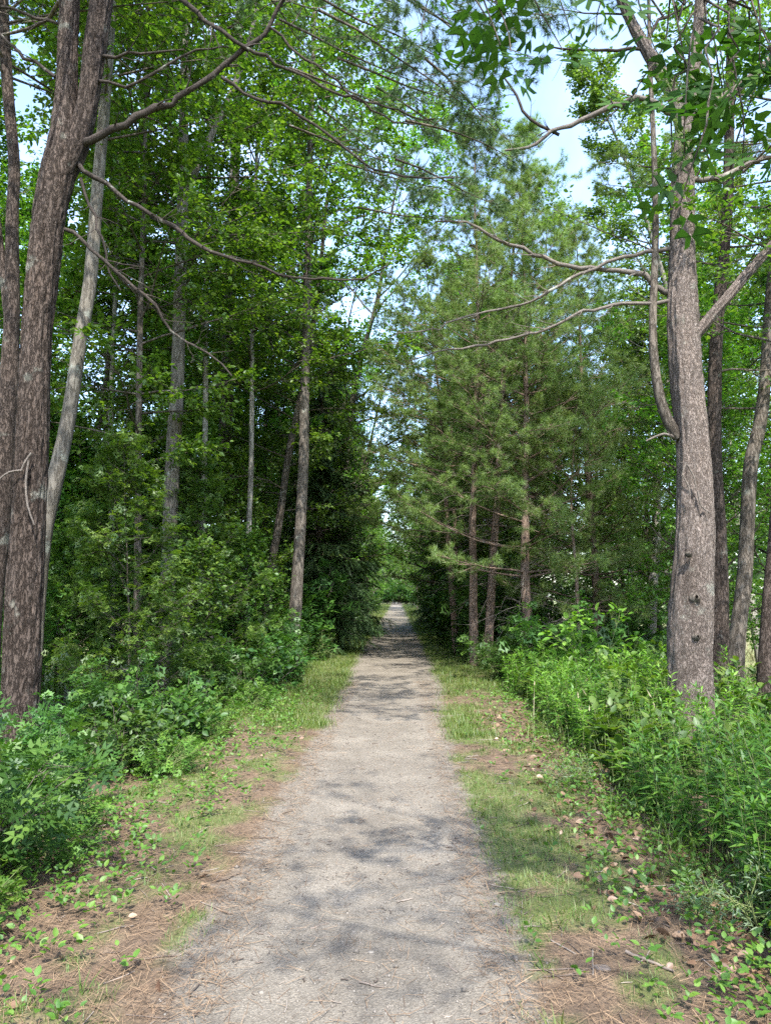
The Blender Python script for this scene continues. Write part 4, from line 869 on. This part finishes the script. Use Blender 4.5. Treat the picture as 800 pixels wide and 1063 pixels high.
# rows further along the path
for k in range(34):
    side = -1 if k % 2 else 1; y = 25 + 90 * (k / 34) ** 1.25 + rng.normal(0, .8); x = side * (3.1 + rng.uniform(0, .9))
    p = [mapA, mapB, pineA, asp][rng.integers(0, 4)] if side > 0 else [mapA, mapB, mapA, pineB][rng.integers(0, 4)]
    put(p, 'tree in the row further along the %s of the path' % ('right' if side > 0 else 'left'), x, y, None, rng.uniform(.85, 1.1), 'trees further along the %s of the path' % ('right' if side > 0 else 'left'), 'tree')
for k in range(24):
    side = -1 if k % 2 else 1; y = 26 + 70 * (k / 24) ** 1.2; x = side * (6.5 + rng.uniform(0, 4))
    put([mapA, mapB, asp][k % 3], 'tree in the deep woods behind the %s row' % ('right' if side > 0 else 'left'), x, y, None, rng.uniform(.85, 1.15), 'deep woods trees on the %s' % ('right' if side > 0 else 'left'), 'tree')
for k in range(26):
    side = -1 if k % 2 else 1; y = 18 + 60 * (k / 26) ** 1.3; x = side * (2.5 + rng.uniform(0, .5)) + (.1 if side > 0 else -.1)
    put([sapB, shA, shB][k % 3], 'green bush lining the %s of the path further along' % ('right' if side > 0 else 'left'), x, y, None, rng.uniform(.8, 1.1) * (1 if k % 3 == 0 else 1.6), 'bushes further along the %s' % ('right' if side > 0 else 'left'), 'bush')
put(arch, 'leafy maple just beyond the dark spruce, leaning over the path', -2.6, 25.5, 1.0, .85)
put(arch, 'tall maple beyond the spruce with boughs over the path', -2.4, 28.5, 3.0, .8)
put(arch, 'broad maple behind the straight grey trunk', -3.9, 23.0, 2.0, .95)
put(asp, 'tall aspen crown filling the gap beyond the spruce', -2.5, 27.0, 1.0, 1.0)
put(asp, 'aspen beyond the straight grey trunk', -4.6, 25.0, 2.0, .95)
put(arch, 'big round crowned maple arching over from the left behind the spruce', -2.3, 29.0, 2.6, 1.45)
put(pineA, 'slim pine nearest the path edge behind the close pair', 1.55, 20.0, 5.4, .85)
put(pineA, 'pine at the right path edge beyond the close pair', 1.9, 24.5, 4.4, .9)
put(pineB, 'pine reaching over the path from the right, before the far spruce', 2.1, 30.5, .6, .95)
for k, (x, y, s, sd_) in enumerate([(-2.5, 33, .95, -1), (2.6, 28, .85, 1), (2.4, 35, .95, 1), (-2.3, 38, .85, -1), (2.3, 41, 1.0, 1), (-2.3, 46, 1.0, -1), (2.5, 52, .95, 1), (-2.3, 57, 1.0, -1), (2.4, 64, 1.0, 1), (-2.4, 72, 1.0, -1), (2.2, 80, 1.05, 1)]):
    w_ = 'right' if sd_ > 0 else 'left'
    put([arch, arch, mapB][k % 3], 'tree arching over the path far along on the %s' % w_, x, y, None, s, 'trees arching over the path on the %s' % w_, 'tree')
for k, (x, y, s) in enumerate([(-5, 128, 1), (-1.6, 134, 1.1), (1.4, 131, 1.0), (4.6, 127, 1.0), (.2, 140, 1.2), (-3.3, 138, 1.2), (3.1, 137, 1.2)]):
    put(mapB, 'tree closing off the far end of the path', x, y, None, s, 'trees at the far end of the path', 'tree')
for k, (x, y) in enumerate([(-1.5, 118), (-.5, 121), (.6, 119), (1.6, 122), (-2.6, 120), (2.7, 118)]):
    put(shA, 'leafy bush closing the far end of the path', x, y, None, 2.6, 'bushes at the far end of the path', 'bush')
put(sapC, 'bright bush at the right path edge beyond the pair of pines', 2.55, 24.5, 1.0, .7, cat='bush')
put(shA, 'rounded bush at the right path edge before the spruce', 2.2, 28.5, 1.0, 1.5, cat='bush')
# trees to the right and behind, out of the frame: they cast the dappled shade
rng = np.random.default_rng(77)
for (x, y, s, q_) in [(3.9, -7.9, .9, 0.5), (-3.6, -4.6, .85, 2.0), (5.8, -3.6, .85, 4.0)]:
    put(asp, 'tall aspen out of view beside the viewer, dappling the path with shade', x, y, q_, s, 'shade trees beside the viewer', 'tree')

# ---- single small things on the verge
def stone(label, px, py, sx, sy, sz, seed, mat=M['stone']):
    rr = np.random.default_rng(seed); v = (py - CY); 
    # ground hit
    lo, hi = 1.5, 30
    for _ in range(40):
        mid = (lo + hi) / 2; q = at(px, py, mid)
        if q[2] > gz(q[0], q[1]): lo = mid
        else: hi = mid
    q = at(px, py, lo); nlat, nlon = 7, 11; V = []
    for a in range(nlat):
        for b in range(nlon):
            th = math.pi * a / (nlat - 1); ph = 2 * math.pi * b / nlon; k = 1 + rr.normal(0, .07)
            V.append((sx * k * math.sin(th) * math.cos(ph), sy * k * math.sin(th) * math.sin(ph), sz * k * math.cos(th)))
    F = [(a * nlon + b, a * nlon + (b + 1) % nlon, (a + 1) * nlon + (b + 1) % nlon, (a + 1) * nlon + b) for a in range(nlat - 1) for b in range(nlon)]
    me = rawmesh('stone', np.array(V), np.array(F).ravel(), np.full(len(F), 4), False)
    o = link('stone', me, mat, None, (q[0], q[1], q[2] + sz * .4)); o.rotation_euler = (0, .08, rr.uniform(0, 3)); tag(o, label, 'stone'); return o
stone('flat brownish stone on the right verge near the fallen stick', 625, 1006, .04, .025, .010, 1, M['twig'])
stone('small pale stone among moss on the right verge', 516, 940, .022, .018, .01, 2)
stone('round brownish stone on the gravel path', 385, 990, .016, .014, .009, 3)
def ground_hit(px, py):
    lo, hi = 1.5, 60
    for _ in range(40):
        mid = (lo + hi) / 2; q = at(px, py, mid)
        if q[2] > gz(q[0], q[1]): lo = mid
        else: hi = mid
    return at(px, py, lo)
for lb, a, b, rad in [('dark fallen stick lying among dead leaves on the right verge', (650, 990), (700, 1010), .008), ('thin dark stick lying across the gravel', (322, 966), (341, 960), .004), ('short twig on the gravel near the lower frame edge', (374, 1022), (398, 1028), .004)]:
    A, B = ground_hit(*a), ground_hit(*b); tt = np.linspace(0, 1, 7)[:, None]; pts = A * (1 - tt) + B * tt + rng.normal(0, .004, (7, 3)); pts[:, 2] = surf_z(pts[:, 0], pts[:, 1]) + rad
    tb = Tubes(); tb.add(pts, np.linspace(rad, rad * .6, 7), 6, .2); tag(tb.build('stick', M['twig'], None), lb, 'stick')
